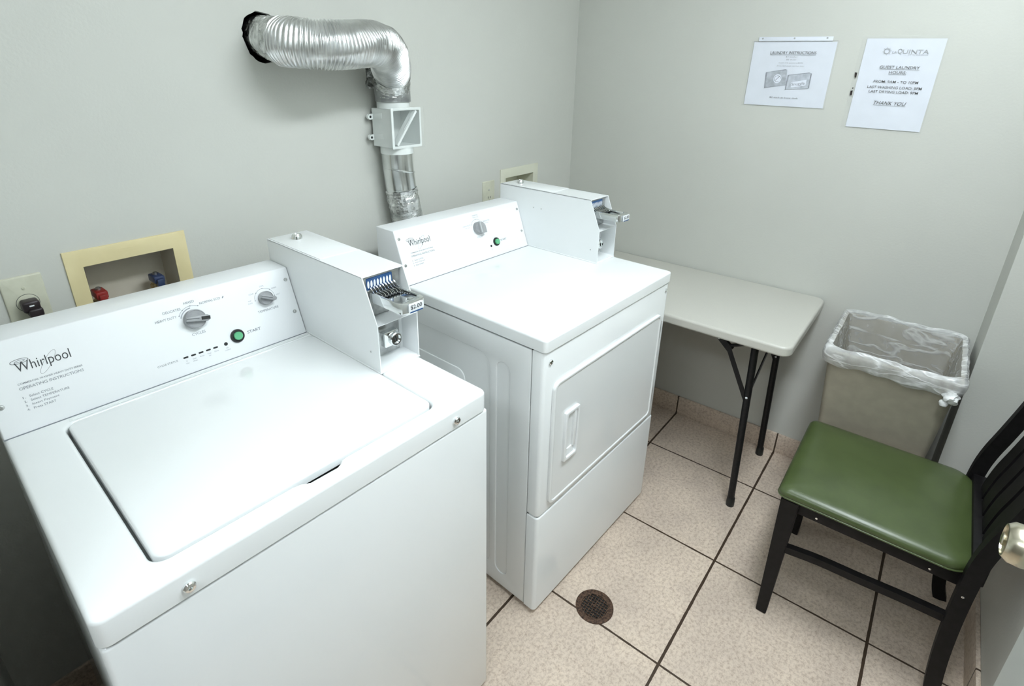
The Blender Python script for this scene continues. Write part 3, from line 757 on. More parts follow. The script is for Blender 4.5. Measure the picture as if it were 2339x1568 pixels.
sweep(b, [Vector(((bx0+bx1)/2-.002, by0+.006, (bz0+bz1)/2))+d_*s for s in (-.064, .064)], .004, 4, prof=[(-.0035, -.012), (.0035, -.012), (.0035, .012), (-.0035, .012)], up0=(.106, 0, -.086))
for s in (-.036, .004, .03):
    c = Vector(((bx0+bx1)/2-.002, by0-.001, (bz0+bz1)/2))+d_*s
    sweep(b, [c-d_*.012, c+d_*.012], .0045, 10)
put('damper_flap', b, 'white_plastic', duct, local=False)
for zz in (1.415, 1.353):
    b = NB(); m_ = frame_m((bx0-.013, -.012, zz), (1, 0, 0), (0, 0, 1), (0, -1, 0))
    lathe(b, [(.0085, 0), (.0085, .010), (.0040, .010), (.0040, .001)], 20, m_, cap=False)
    box(b, .004, .014, -.0085, .0085, 0, .006, .001, 1, m_)
    merge(b, plate([(.012, -.0095), (.060, -.003), (.060, .0125), (.012, .0095)], (), 0, .0014, .0005), frame_m((bx0, -.012, zz), (0, -1, 0), (0, 0, 1), (-1, 0, 0)) @ Matrix.Translation((-.012, 0, -.0005)))
    tab = put('mounting_tab', b, 'white_plastic', duct, local=False)
    b = NB(); flat(b, circ(0, 0, .0042, 14), m_, .0095); put('tab_hole', b, 'black', tab, local=False)
# warning text moulded inside
b = NB(); wm = frame_m((0, by1-t2-.0005, 0), (1, 0, 0), (0, 0, 1), (0, -1, 0))
text(b, 'WARNING', -1.128, 1.352, .024, .005, wm); text(b, 'CLEAN SCREEN', -1.130, 1.345, .028, .004, wm); text(b, 'AFTER EACH USE', -1.133, 1.338, .032, .004, wm)
put('moulded_text', b, 'print_light', duct, local=False)
b = NB(); sweep(b, [(-1.128, -.0565, 1.328), (-1.128, -.0565, 1.303)], .0515, 40, caps=False); put('lower_collar', b, 'white_plastic', duct, local=False)
# rigid pipe with rolled beads
lp = catmull([(-1.1285, -.0565, 1.306), (-1.127, -.0565, 1.26), (-1.122, -.0565, 1.21), (-1.114, -.0565, 1.155), (-1.103, -.057, 1.10), (-1.092, -.058, 1.04), (-1.085, -.058, .95), (-1.085, -.056, .60), (-1.085, -.056, .30)], 10)
b = NB(); sweep(b, lp[:26], .0495, 40, caps=False)
put('rigid_pipe', b, 'galv', duct, local=False)
for (c, tl, ay) in (((-1.1255, -.0565, 1.250), .06, .20), ((-1.1165, -.0565, 1.176), -.20, .10)):
    b = NB(); ring = []
    for k in range(49):
        a = 2*PI*k/48; v = Vector((.0505*math.cos(a), .0505*math.sin(a), 0)); v = Matrix.Rotation(ay, 3, 'Y') @ (Matrix.Rotation(tl, 3, 'X') @ v); ring.append(Vector(c)+v)
    t_ = NB(); sweep(t_, ring, .0030, 8, caps=False); merge(b, t_); put('pipe_clamp', b, 'galv', duct, local=False)
b = NB(); sweep(b, lp[24:46], lambda i, t_, a: .0515+1.1*rj[(i*5+3) % 80][int(a/(2*PI)*24) % 24]*(1 if t_ < .5 else .6), 24, caps=False); put('foil_wrap', b, 'foil', duct, local=False, ang=12)
fine = catmull(lp[37:], 8)
b = NB(); sweep(b, fine, lambda i, t_, a: .0510+.0022*math.sin(i*1.25)+.0008*math.sin(3*a+i*.1), 30, caps=False); put('lower_hose', b, 'flex', duct, local=False, ang=60)

# ------------------------------------------------------------------ valve boxes and outlets
def valve_box(label, fr, op, mat, handles, group='valve boxes in the back wall'):
    x0, x1, z0, z1 = fr; a0, a1, c0, c1 = op
    t = thing('washer_valve_box', label, 'valve box', ((x0+x1)/2, 0, z0), 0, None)
    m_ = frame_m((0, 0, 0), (1, 0, 0), (0, 0, 1), (0, -1, 0))
    b = plate([(x0, z0), (x1, z0), (x1, z1), (x0, z1)], [[(a0+.001, c0+.001), (a1-.001, c0+.001), (a1-.001, c1-.001), (a0+.001, c1-.001)]], 0, .0045, .0015, 2)
    b.transform(m_); put('face_frame', b, mat, t, local=False)
    b = NB(); d = .085
    q = [(a0+.0012, c0+.0012), (a1-.0012, c0+.0012), (a1-.0012, c1-.0012), (a0+.0012, c1-.0012)]
    A = [b.verts.new((x, -.004, z)) for x, z in q]; B_ = [b.verts.new((x*.985+(a0+a1)/2*.015, d, z*.985+(c0+c1)/2*.015)) for x, z in q]
    for i in range(4): b.faces.new((A[i], A[(i+1) % 4], B_[(i+1) % 4], B_[i]))
    b.faces.new(B_); bmesh.ops.recalc_face_normals(b, faces=b.faces[:]); bmesh.ops.reverse_faces(b, faces=b.faces[:])
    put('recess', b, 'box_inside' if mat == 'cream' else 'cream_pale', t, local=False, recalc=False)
    if handles:
        for (x, z, hm, nm) in handles:
            b = NB(); sweep(b, [(x, .045, c0+.002), (x, .045, z-.012)], .009, 14); lathe(b, [(.013, 0), (.013, .010), (.010, .012)], 6, Matrix.Translation((x, .045, z-.030)))
            sweep(b, [(x, .045, z-.022), (x, .018, z-.026), (x, .010, z-.045)], .008, 12)
            vv = put('valve_body', b, 'brass', t, local=False)
            b = NB(); box(b, x-.012, x+.012, .010, .052, z-.012, z+.006, .003); box(b, x-.008, x+.008, -.012+.014, .02, z-.020, z+.001, .003)
            put(nm, b, hm, vv, local=False)
            b = NB(); lathe(b, [(.006, 0), (.006, .004), (.004, .006), (0, .006)], 12, Matrix.Translation((x, .035, z+.006))); put('handle_screw', b, 'steel', vv, local=False)
    return t
valve_box('cream yellow valve box with red and blue taps, above the left-hand panel', (-2.025, -1.776, .955, 1.172), BL, 'cream',
          [(-1.970, 1.056, 'red', 'hot_tap_handle'), (-1.848, 1.060, 'navy', 'cold_tap_handle')])
# raised maker's mark on the frame
top = [o for o in bpy.data.objects if o.name == 'face_frame'][0]
b = NB(); m_ = frame_m((0, -.0045, 0), (1, 0, 0), (0, 0, 1), (0, -1, 0))
for i in range(2): stroke(b, [(-1.922, 1.1565-.006*i), (-1.878, 1.1565-.006*i)], .0022, m_, .0004)
put('moulded_mark', b, 'cream', top.parent, local=False)
valve_box('pale cream recessed valve box beside the room corner, behind the coin meter case', (-.541, -.278, .955, 1.170), BR, 'cream_pale', [(-.41, 1.05, 'brass', 'tap_handle')])

def outlet(label, x0, x1, z0, z1, duplex):
    cx = (x0+x1)/2; t = thing('power_outlet', label, 'power outlet', (cx, 0, z0))
    m_ = frame_m((0, 0, 0), (1, 0, 0), (0, 0, 1), (0, -1, 0))
    b = plate(rrect(x0, x1, z0, z1, .004, 4), (), 0, .0055, .003, 3); b.transform(m_); put('cover_plate', b, 'ivory', t, local=False)
    return t, cx, m_
t, cx, m_ = outlet('ivory single outlet plate at the left edge, with a black plug in it', -2.137, -2.067, 1.028, 1.142, False)
rz_ = 1.083
b = NB(); lathe(b, [(.0185, .0045), (.0185, .0064), (.0172, .0068), (0, .0068)], 36, m_ @ Matrix.Translation((cx, rz_, 0))); put('receptacle', b, 'ivory', t, local=False)
b = NB(); stroke(b, circ(cx, rz_, .0192, 36), .0009, m_, .0058, closed=True); put('receptacle_ring', b, 'print_dark', t, local=False)
screw(t, (0, -.0056, 1.116-1.028), (0, -1, 0), .0035, 'plate_screw', 'ivory')
pg = thing('power_plug', 'black right-angled power plug and cord in the left outlet', 'plug', (cx, -.008, rz_))
b = NB(); box(b, cx-.0145, cx+.0145, -.036, -.0072, rz_-.014, rz_+.011, .005, 3); box(b, cx-.008, cx+.016, -.041, -.014, rz_-.024, rz_-.006, .004, 3)
put('plug_body', b, 'plug', pg, local=False)
b = NB(); box(b, cx-.004, cx+.004, -.0372, -.0358, rz_+.0000, rz_+.0028, .0004, 1); put('plug_mark', b, 'label_white', pg, local=False)
b = NB(); 
for dx in (-.003, .004, .010): sweep(b, catmull([(cx+dx, -.028, rz_-.020), (cx+dx*1.1+.001, -.029, rz_-.045), (cx+dx*.8+.003, -.030, rz_-.09), (cx+dx*.7+.004, -.034, .85), (cx+dx*.6, -.03, .6)], 8), .0034, 10)
put('cord', b, 'plug', pg, local=False)
t, cx, m_ = outlet('ivory duplex outlet plate between the duct and the pale valve box', -.652, -.581, 1.020, 1.134, True)
for rz_ in (1.0585+.000+.0, 1.020+.0375-.038+.0):
    pass
for rz_ in (1.0625,):
    b = NB(); lathe(b, [(.0165, .0045), (.0165, .0064), (.0155, .0068), (0, .0068)], 30, m_ @ Matrix.Translation((cx, rz_, 0)) @ Matrix.Scale(.9, 4, (1, 0, 0))); rc = put('receptacle', b, 'ivory', t, local=False)
    b = NB()
    for dx in (-.0064, .0064): box(b, cx+dx-.0012, cx+dx+.0012, -.0072, -.0066, rz_+.0005, rz_+.0095)
    t3 = NB(); lathe(t3, [(.0026, .0066), (.0026, .0070), (0, .0070)], 12, m_ @ Matrix.Translation((cx, rz_-.008, 0))); merge(b, t3); put('slots', b, 'black', rc, local=False)
screw(t, (0, -.0056, 1.098-1.020), (0, -1, 0), .0035, 'plate_screw', 'steel')

# ------------------------------------------------------------------ notices on the end wall
def sheet_frame(y, z, rdeg, off):
    r = R(rdeg); ux = Vector((0, -math.cos(r), -math.sin(r))); uy = Vector((0, -math.sin(r), math.cos(r)))
    return frame_m((-off, y, z), ux, uy, (-1, 0, 0))
def sheet(parent, name, m_, u0, u1, v0, v1, mat, eps=0, wav=.0006):
    b = NB(); nx, ny = 14, 14; g = []
    for i in range(nx+1):
        g.append([b.verts.new((u0+(u1-u0)*i/nx, v0+(v1-v0)*j/ny, eps+wav*math.sin(i*.9+j*.5)*math.sin(j*.45+.5))) for j in range(ny+1)])
    for i in range(nx):
        for j in range(ny): b.faces.new((g[i][j], g[i+1][j], g[i+1][j+1], g[i][j+1]))
    b.transform(m_); return put(name, b, mat, parent, local=False)
n1_ = thing('wall_notice', 'landscape paper notice headed laundry instructions, taped to the wall in a clear sleeve', 'notice', (-.002, -.91, 1.45))
m_ = sheet_frame(-.774, 1.6706, .559, .003)
sheet(n1_, 'paper_sheet', m_, .0025, .277, -.221, -.002, 'paper')
sheet(n1_, 'clear_sleeve', m_, -.006, .283, -.225, .001, 'sleeve', .0012, .0004)
b = NB(); merge(b, plate(rrect(.0165, .261, -.001, .0145, .001, 3), (), -.001, .0004, .0002), m_); st = put('binding_strip', b, 'paper', n1_, local=False)
b = NB()
for u in (.030, .138, .243): flat(b, circ(u, .0095, .003, 14), m_, .0008)
stroke(b, [(0, .0005), (.279, .0005)], .0016, m_, .0018)
put('strip_marks', b, 'print_paper_pale', st, local=False)
E1 = .0022
b = NB()
text(b, 'LAUNDRY INSTRUCTIONS', .066, -.0425, .153, .0095, m_, E1, bold=-.002)
stroke(b, [(.066, -.0448), (.219, -.0448)], .0009, m_, E1)
put('headline', b, 'print_paper', n1_, local=False)
b = NB(); text(b, '$2 each at front desk', .0917, -.1945, .098, .0062, m_, E1, bold=-.004)
put('footer_line', b, 'print_paper', n1_, local=False)
b = NB()
text(b, '$2 washer', .1215, -.0538, .040, .0048, m_, E1); text(b, '$2 dryer', .1250, -.0640, .0335, .0055, m_, E1)
text(b, 'Insert only quarters ($.25)', .1015, -.0745, .081, .0052, m_, E1); text(b, '(If you need change visit front desk)', .0968, -.0850, .091, .0052, m_, E1)
put('small_print', b, 'print_paper_pale', n1_, local=False)
# two printed detergent cartons
pics = [([(.0672, -.1045), (.1349, -.0953), (.1390, -.147), (.0702, -.1585)], 'shade1'), ([(.1445, -.1120), (.2150, -.1045), (.2155, -.1555), (.1430, -.1620)], 'shade2')]
M['shade1'] = noise_mat('toner_shade_mid', (.36, .38, .42), (.5, .53, .58), 55, .7); M['shade2'] = noise_mat('toner_shade_pale', (.42, .45, .5), (.56, .59, .65), 70, .7)
M['shade3'] = noise_mat('toner_shade_dark', (.24, .25, .28), (.34, .36, .4), 60, .7)
b = NB(); flat(b, pics[0][0], m_, .0021); put('carton_picture', b, 'shade1', n1_, local=False)
b = NB(); flat(b, [(.0672, -.1045), (.0702, -.1585), (.0665, -.161), (.0630, -.106)], m_, .0021); flat(b, [(.0672, -.1045), (.0630, -.106), (.128, -.0935), (.1349, -.0953)], m_, .0021)
flat(b, [(.1445, -.1120), (.1430, -.1620), (.1395, -.1645), (.1400, -.1135)], m_, .0023); flat(b, [(.1445, -.1120), (.1400, -.1135), (.209, -.1025), (.215, -.1045)], m_, .0023); flat(b, [(.215, -.1045), (.2185, -.1060), (.219, -.154), (.2155, -.1555)], m_, .0023)
put('carton_picture_edges', b, 'shade3', n1_, local=False)
b = NB(); flat(b, pics[1][0], m_, .0023); put('carton_picture', b, 'shade2', n1_, local=False)
b = NB(); flat(b, circ(.1070, -.1262, .0135, 24, .0155), m_, .0024); put('carton_picture_circle', b, 'paper', n1_, local=False); b = NB(); flat(b, [(.158, -.137), (.206, -.126), (.206, -.146), (.158, -.155)], m_, .0026); put('carton_picture_panel', b, 'paper', n1_, local=False)
b = NB(); stroke(b, arc(.1070, -.1262, .0105, 0, 300, 20), .0016, m_, .0026); stroke(b, [(.100, -.133), (.113, -.118)], .002, m_, .0026)
text(b, 'Snuggle', .160, -.152, .043, .013, m_, .0028, bold=.01, rot=.14); put('carton_picture_lettering', b, 'shade3', n1_, local=False)

n2_ = thing('wall_notice', 'portrait paper notice with the guest laundry hours and a sun logo', 'notice', (-.002, -1.245, 1.39))
m_ = sheet_frame(-1.1361, 1.6729, .9989, .003)
sheet(n2_, 'paper_sheet', m_, .001, .2165, -.281, .0015, 'paper')
sheet(n2_, 'clear_sleeve', m_, -.013, .221, -.288, .010, 'sleeve', .0012, .0005)
b = NB()
cx_, cy_ = .0655, -.0368
stroke(b, circ(cx_, cy_, .0072, 24), .0018, m_, E1, closed=True)
for k in range(16):
    a = 2*PI*k/16+.1; r1_ = .0142 if k % 2 == 0 else .0115; w_ = .10
    flat(b, [(cx_+.0088*math.cos(a-w_), cy_+.0088*math.sin(a-w_)), (cx_+r1_*math.cos(a), cy_+r1_*math.sin(a)), (cx_+.0088*math.cos(a+w_), cy_+.0088*math.sin(a+w_))], m_, E1)
text(b, 'LA', .0817, -.0432, .0120, .0068, m_, E1); text(b, 'Q', .0955, -.0455, .0130, .0165, m_, E1); text(b, 'UINTA', .1095, -.0432, .0700, .0120, m_, E1)
text(b, 'BY WYNDHAM', .1265, -.0482, .052, .0030, m_, E1)
put('sun_logo', b, 'print_paper_pale', n2_, local=False)
b = NB()
def line(s, u0, u1, v, h, ul=False, sh=0, bd=.004):
    text(b, s, u0, v, u1-u0, h, m_, E1, shear=sh, bold=bd)
    if ul: stroke(b, [(u0, v-.0022), (u1, v-.0022)], .0008, m_, E1)
line('GUEST LAUNDRY', .0573, .1675, -.0895, .0088, True); line('HOURS:', .0868, .1350, -.1052, .0086, True)
put('headline', b, 'print_paper', n2_, local=False); b = NB()
line('FROM: 9AM - TO 10PM', .0505, .1745, -.1338, .0080); line('LAST WASHING LOAD: 8PM', .0366, .1886, -.1515, .0080); line('LAST DRYING LOAD: 9PM', .0438, .1818, -.1655, .0080)
put('hours_text', b, 'print_paper', n2_, local=False); b = NB()
line('THANK YOU', .0665, .1584, -.2025, .0112, True, .25)
put('thank_you_line', b, 'print_paper', n2_, local=False)
b = NB(); flat(b, [(-.0110, -.104), (-.0035, -.105), (-.0030, -.121), (-.0075, -.120)], m_, .0030); flat(b, [(-.0100, -.163), (-.0035, -.162), (-.0030, -.178), (-.0085, -.177)], m_, .0030); flat(b, circ(-.0052, -.1545, .0020, 10), m_, .0030)
put('sleeve_marks', b, M['hole'], n2_, local=False)

# ------------------------------------------------------------------ folding table
TX0, TX1, TY0, TY1, TZ = -.549, -.004, -1.204, -.015, .752
tab = thing('folding_table', 'off-white plastic folding table with black tube legs along the end wall', 'table', (-.27, -.6, 0))
b = plate(rrect(TX0, TX1, TY0, TY1, .035, 8), (), TZ-.036, TZ, .010, 5)
bmesh.ops.bevel(b, geom=[e for e in b.edges if abs(e.verts[0].co.z-(TZ-.036)) < 1e-6 and abs(e.verts[1].co.z-(TZ-.036)) < 1e-6], offset=.006, segments=3, affect='EDGES')
put('tabletop', b, 'table_plastic', tab, local=False)
for yl, sg in ((-1.104, 1), (-.115, -1)):
    for xl in (-.456, -.066):
        b = NB(); sweep(b, [(xl, yl, .0), (xl, yl+sg*.019, .56), (xl, yl+sg*.024, .716)], .0125, 20)
        lg = put('leg', b, 'black_metal', tab, local=False)
        b = NB(); lathe(b, [(.015, 0), (.0155, .004), (.0145, .035), (.013, .038)], 20, Matrix.Translation((xl, yl, 0))); put('foot_cap', b, 'black', lg, local=False)
        b = NB(); m_ = frame_m((xl, yl+sg*.0165, .49), (0, 1, 0), (0, 0, 1), (1, 0, 0)) @ Matrix.Translation((0, 0, -.0125)); m2 = frame_m((xl-.0122, yl+sg*.0165, .485), (0, -1, 0), (0, 0, 1), (-1, 0, 0))
        lathe(b, [(.0042, 0), (.0042, .0015), (.002, .003), (0, .003)], 14, m2); put('rivet', b, 'label_white', lg, local=False)
    # brace from each leg to the hinge bracket under the top, and the cross bar
    for xl in (-.456, -.066):
        b = NB(); sweep(b, [(xl-.004, yl+sg*.020, .470), (xl-.004, yl+sg*.110, .655)], 0, prof=[(-.008, -.002), (.008, -.002), (.008, .002), (-.008, .002)], up0=(0, .6, -.3)); put('leg_brace', b, 'black_metal', tab, local=False)
        b = NB(); sweep(b, [(xl-.002, yl+sg*.100, .645), (xl-.002, yl+sg*.165, .705), (xl-.002, yl+sg*.20, .714)], 0, prof=[(-.011, -.008), (.011, -.008), (.011, .008), (-.011, .008)], up0=(0, .6, -.6))
        box(b, xl-.012, xl+.008, yl+min(0, sg)*.24+max(0, sg)*.14, yl+min(0, sg)*.14+max(0, sg)*.24, .700, .717, .002)
        hg = put('folding_hinge', b, 'black_metal', tab, local=False)
        b = NB(); sweep(b, [(xl, yl+sg*.022, .695), (xl-.002, yl+sg*.105, .660)], .006, 10); put('hinge_link', b, 'black_metal', tab, local=False)
        b = NB(); lathe(b, [(.0040, 0), (.0040, .0015), (.002, .003), (0, .003)], 14, frame_m((xl-.0102, yl+sg*.145, .680), (0, -1, 0), (0, 0, 1), (-1, 0, 0))); put('hinge_rivet', b, 'label_white', hg, local=False)
    b = NB(); sweep(b, [(-.450, yl+sg*.018, .475), (-.075, yl+sg*.023, .665), (-.066, yl+sg*.024, .690)], 0, prof=[(-.010, -.002), (.010, -.002), (.010, .002), (-.010, .002)], up0=(-.4, 0, .8)); put('cross_brace', b, 'black_metal', tab, local=False)
    b = NB(); sweep(b, [(-.456, yl+sg*.024, .705), (-.066, yl+sg*.024, .705)], .011, 14); put('top_rail', b, 'black_metal', tab, local=False)

# ------------------------------------------------------------------ waste bin and liner
binr = thing('waste_bin', 'tall beige rectangular waste bin in the corner behind the chair', 'waste bin', (-.22, -1.46, 0))
Z1 = .728
top_o = (-.407, -.030, -1.634, -1.288); bot_o = (-.315, -.050, -1.590, -1.335)
def taper(z, grow=0):
    f = z/Z1; return tuple(bot_o[i]+(top_o[i]-bot_o[i])*f+(-grow, grow, -grow, grow)[i] for i in range(4))
def ringv(bm, z, grow, rad, n=5):
    a = taper(z, grow); return [bm.verts.new((x, y, z)) for x, y in rrect(a[0], a[1], a[2], a[3], rad, n)]
def loft(bm, rings):
    m_ = len(rings[0])
    for a, c in zip(rings[:-1], rings[1:]):
        for k in range(m_): bm.faces.new((a[k], a[(k+1) % m_], c[(k+1) % m_], c[k]))
b = NB(); RG = [ringv(b, .0, -.004, .018), ringv(b, .006, 0, .02), ringv(b, .35, 0, .02), ringv(b, .66, 0, .022), ringv(b, .685, .001, .022), ringv(b, .687, .007, .026), ringv(b, Z1-.004, .008, .026), ringv(b, Z1, .005, .025), ringv(b, Z1, -.004, .02), ringv(b, .68, -.006, .018), ringv(b, .30, -.005, .016), ringv(b, .012, -.005, .014)]
loft(b, RG); b.faces.new(list(reversed(RG[0]))); b.faces.new(RG[-1]); put('bin_body', b, 'bin', binr, local=False, ang=40)
b = NB()
a = taper(.34, .0); 
put_y = None
# liner: hangs over the rim, sags inside, wrinkled, gathered in a knot
lin = thing('bin_liner', 'crumpled translucent plastic bag lining the beige bin', 'bin liner', (-.22, -1.46, .60))
random.seed(3)
def wr(k, z, amp):
    return amp*(math.sin(k*.9+z*30)+.7*math.sin(k*2.3-z*47+1)+.5*math.sin(k*.37+z*90))
b = NB(); n_ = 25; rings = []
prof = [(.682, .0115, 1.0), (.688, .014, .9), (.696, .0150, 1.0), (.706, .0160, .8), (.718, .0165, .5), (.738, .013, .45), (.745, .006, .5), (.740, -.006, .6), (.715, -.013, 1.0), (.66, -.019, 1.5), (.58, -.024, 1.9), (.48, -.028, 2.3), (.36, -.030, 2.6), (.22, -.034, 2.8), (.08, -.040, 2.8)]
for z, g, am in prof:
    a = taper(min(z, Z1), g); P = rrect(a[0], a[1], a[2], a[3], .026, n_ - 1)
    # resample evenly
    Q = []; 
    for i in range(len(P)):
        p, q = Vector(P[i]), Vector(P[(i+1) % len(P)]); Q.append(p)
        m2 = int((q-p).length/.008)
        for j in range(1, m2): Q.append(p.lerp(q, j/m2))
    rings.append((z, am, Q))
N_ = 260; vr = []
for z, am, Q in rings:
    L = [0]
    for i in range(len(Q)): L.append(L[-1]+(Q[(i+1) % len(Q)]-Q[i]).length)
    row = []; i = 0
    for k in range(N_):
        s = L[-1]*k/N_
        while L[i+1] < s: i += 1
        p = Q[i].lerp(Q[(i+1) % len(Q)], (s-L[i])/max(1e-9, L[i+1]-L[i]))
        c = Vector((-.22, -1.461)); d = (p-c).normalized(); w_ = wr(k*.55, z, .0011*am)
        if z > .63 and am <= 1.01 and z < .735: w_ = abs(w_)*.8
        lowr = .028*max(0, math.sin(k*.045+.6))**2 if z < .64 and am == 1.0 else 0
        sag = .004*math.sin(k*.17+1)+.003*math.sin(k*.41) if z > .63 else 0
        row.append(b.verts.new((p.x+d.x*w_, p.y+d.y*w_, z+sag*(.6 if z > .73 else 1)-lowr*0)))
    vr.append(row)
b2 = NB(); vr2 = [[b2.verts.new(v.co) for v in row] for row in vr[:8]]
for a, c in zip(vr2[:-1], vr2[1:]):
    for k in range(N_): b2.faces.new((a[k], a[(k+1) % N_], c[(k+1) % N_], c[k]))
bmesh.ops.delete(b, geom=[v for row in vr[:7] for v in row], context='VERTS')
for a, c in zip(vr[7:-1], vr[8:]):
    for k in range(N_): b.faces.new((a[k], a[(k+1) % N_], c[(k+1) % N_], c[k]))
b.faces.new(vr[-1])
put('bag', b, 'liner', lin, local=False, ang=50)
put('rolled_edge', b2, 'liner_roll', lin, local=False, ang=50, label='whiter rolled edge of the plastic bag')
b = NB()
bmesh.ops.create_icosphere(b, subdivisions=3, radius=.020)
for v in b.verts:
    n = v.co.normalized(); v.co *= 1+.14*math.sin(n.x*6+n.z*5)+.10*math.sin(n.y*8+n.z*7)
b.transform(Matrix.Translation((-.424, -1.618, .688)))
t_ = NB(); bmesh.ops.create_icosphere(t_, subdivisions=2, radius=.012)
for v in t_.verts: v.co *= 1+.12*math.sin(v.co.x*300+v.co.z*400)
merge(b, t_, Matrix.Translation((-.428, -1.606, .668)))
put('knot', b, film('knotted_film', (.84, .85, .84), .85, .3, .8, 60), lin, local=False)

# ------------------------------------------------------------------ chair
ch = thing('side_chair', 'black framed chair with a green vinyl seat, back against the right wall', 'chair', (-.64, -1.52, 0))
sx0, sx1, sy0, sy1 = -.858, -.428, -1.728, -1.297
def seat_ring(bm, z, g, n=8):
    P = rrect(sx0-g, sx1+g, sy0-g, sy1+g, .02, n, (.055+g, .055+g, .022+g, .022+g)); 
    return [bm.verts.new((x, y, z)) for x, y in P]
b = NB(); rg = []
SZ = .445
for z, g in ((SZ, -.006), (SZ+.002, -.001), (SZ+.010, .003), (SZ+.018, .003), (SZ+.026, -.002), (SZ+.031, -.010), (SZ+.036, -.030), (SZ+.040, -.065), (SZ+.043, -.11), (SZ+.044, -.16)):
    if g > -.05: P = rrect(sx0-g, sx1+g, sy0-g, sy1+g, .02, 8, (max(.012, .055+g), max(.012, .055+g), max(.01, .022+g*.5), max(.01, .022+g*.5)))
    else: P = rrect(sx0-g, sx1+g, sy0-g, sy1+g, .02, 8)
    rg.append([b.verts.new((x, y, z)) for x, y in P])
loft(b, rg); b.faces.new(list(reversed(rg[0]))); b.faces.new(rg[-1])
put('seat_cushion', b, 'vinyl', ch, local=False, ang=60)
b = NB(); sweep(b, [(x, y, SZ+.006) for x, y in rrect(sx0-.0025, sx1+.0025, sy0-.0025, sy1+.0025, .02, 8, (.057, .057, .024, .024))]+[(sx0-.0025, sy0+.055, SZ+.006)], .0026, 8, caps=False); put('piping', b, 'vinyl', ch, local=False)
# apron
b = NB(); AZ0, AZ1 = .405, .4445
box(b, sx0+.012, sx0+.034, -1.715, -1.33, AZ0, AZ1, .002); box(b, sx1-.034, sx1-.012, -1.715, -1.33, AZ0, AZ1, .002)
box(b, sx0+.02, sx1-.02, -1.335, -1.312, AZ0, AZ1, .002); box(b, sx0+.02, sx1-.02, -1.722, -1.70, AZ0, AZ1, .002)
apr = put('apron', b, 'black_wood', ch, local=False)
def tleg(x, y, xb, yb):
    b = NB(); r0, r1 = .0235, .0145
    A = [b.verts.new((x+sx*r0, y+sy*r0, .4445)) for sx, sy in ((-1, -1), (1, -1), (1, 1), (-1, 1))]
    B_ = [b.verts.new((xb+sx*r1, yb+sy*r1, 0)) for sx, sy in ((-1, -1), (1, -1), (1, 1), (-1, 1))]
    for i in range(4): b.faces.new((A[i], A[(i+1) % 4], B_[(i+1) % 4], B_[i]))
    b.faces.new(A); b.faces.new(list(reversed(B_)))
    bmesh.ops.bevel(b, geom=b.edges[:], offset=.002, segments=2, affect='EDGES')
    return put('front_leg', b, 'black_wood', ch, local=False)
tleg(-.835, -1.330, -.838, -1.327); tleg(-.451, -1.330, -.440, -1.330)
pc = [(0, -1.762), (.06, -1.745), (.18, -1.733), (.30, -1.728), (.42, -1.728), (.50, -1.732), (.56, -1.741), (.63, -1.758), (.73, -1.781), (.82, -1.799), (.885, -1.809)]
for xp in (-.858, -.430):
    b = NB(); pts = catmull([(xp, y, z) for z, y in pc], 5)
    sweep(b, pts, 0, prof=[(-.013, -.017), (.013, -.017), (.013, .017), (-.013, .017)], up0=(1, 0, 0))
    bmesh.ops.bevel(b, geom=[e for e in b.edges], offset=.0015, segments=1, affect='EDGES') if False else None
    lgp = put('back_post', b, 'black_wood', ch, local=False)
def backy(z):
    for (z0, y0), (z1, y1) in zip(pc[:-1], pc[1:]):
        if z0 <= z <= z1: return y0+(y1-y0)*(z-z0)/(z1-z0)
    return pc[-1][1]
for xs in (-.530, -.608, -.686, -.764):
    b = NB(); zz = [.462, .50, .56, .62, .69, .76, .835]
    sweep(b, catmull([(xs, backy(z)-.020, z) for z in zz], 4), 0, prof=[(-.030, -.011), (.030, -.011), (.030, .011), (-.030, .011)], up0=(1, 0, 0)); put('back_slat', b, 'black_wood', ch, local=False)
b = NB(); box(b, -.848, -.440, -1.755, -1.722, .430, .485, .003); put('rear_rail', b, 'black_wood', ch, local=False)
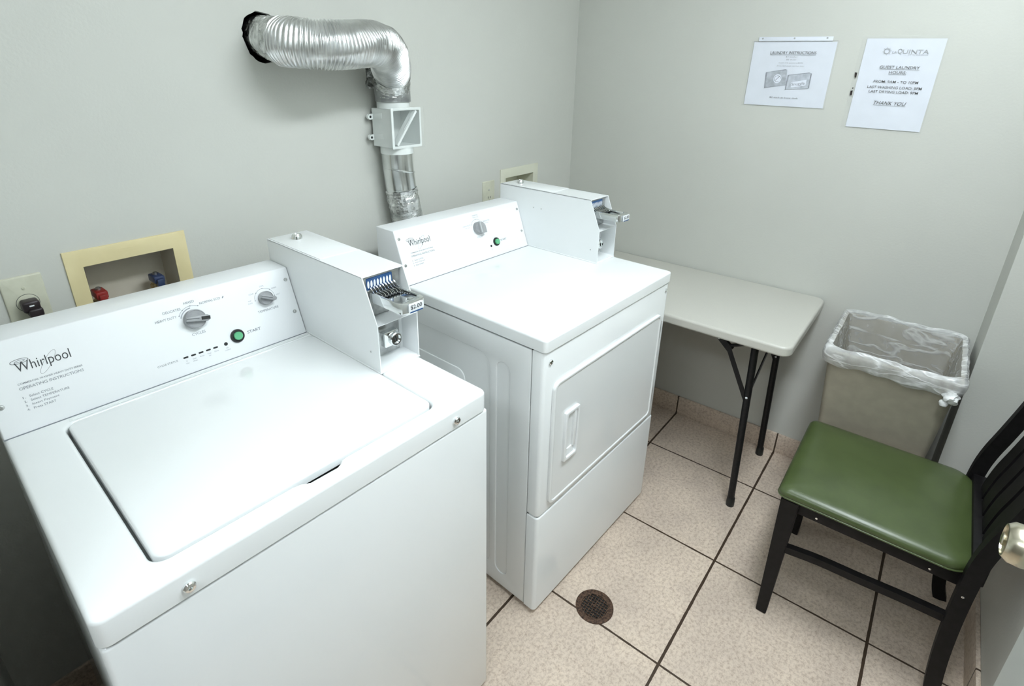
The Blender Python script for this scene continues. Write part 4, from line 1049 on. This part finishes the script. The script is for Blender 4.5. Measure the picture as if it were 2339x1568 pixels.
b = NB(); sweep(b, [(-.845, backy(.855)-.002, .855), (-.74, backy(.86)-.022, .868), (-.64, backy(.86)-.024, .872), (-.54, backy(.86)-.022, .868), (-.443, backy(.855)-.002, .855)], 0, prof=[(-.035, -.009), (.035, -.009), (.035, .009), (-.035, .009)], up0=(0, 0, 1)); put('top_rail', b, 'black_wood', ch, local=False)
for xs in (-.842, -.446):
    b = NB(); sweep(b, catmull([(xs, -1.335, .268), (xs, -1.43, .282), (xs, -1.53, .287), (xs, -1.63, .294), (xs-.004, -1.728, .301)], 6), 0, prof=[(-.011, -.010), (.011, -.010), (.011, .010), (-.011, .010)], up0=(0, 0, 1)); put('side_stretcher', b, 'black_wood', ch, local=False)
for (p, nrm) in (((-.8715, -1.725, .40), (-1, 0, 0)), ((-.8715, -1.757, .61), (-1, 0, 0)), ((-.8465, -1.400, .418), (-1, 0, 0)), ((-.8465, -1.655, .418), (-1, 0, 0))):
    n = Vector(nrm); b = NB(); lathe(b, [(.0032, 0), (.003, .0012), (0, .0018)], 12, frame_m(p, (0, -1, 0), (0, 0, 1), n)); put('screw_head', b, 'chrome', apr if p[1] > -1.7 else lgp, local=False)

# ------------------------------------------------------------------ floor drain
dr = thing('floor_drain', 'round rusty iron floor drain set in the tiles by the dryer', 'floor drain', (-1.1665, -.919, 0))
b = NB(); RO = .0585
lathe(b, [(RO, 0), (RO, .003), (RO-.003, .0048), (.044, .0044), (.0415, .0036), (.0415, .001)], 56, cap=False)
put('ring', b, 'rust', dr)
b = NB(); 
for k in range(-4, 5):
    for ax in (0, 1):
        o_ = k*.0094; hl_ = math.sqrt(max(0, .043**2-o_**2))
        if hl_ < .01: continue
        if ax == 0: box(b, o_-.0010, o_+.0010, -hl_, hl_, .0012, .0034)
        else: box(b, -hl_, hl_, o_-.0010, o_+.0010, .0012, .0033)
lathe(b, [(.0055, .001), (.0055, .0045), (0, .0045)], 14)
b.transform(Matrix.Rotation(R(3), 4, 'Z')); put('grate', b, 'rust', dr)
b = NB(); flat(b, circ(0, 0, .043, 40), Matrix.Identity(4), .0007); put('sump', b, 'black', dr)

# ------------------------------------------------------------------ colour management
SC.view_settings.view_transform = 'Standard'; SC.view_settings.look = 'None'
SC.view_settings.gamma = 1; SC.view_settings.use_curve_mapping = False
SC.view_settings.exposure = 0.0
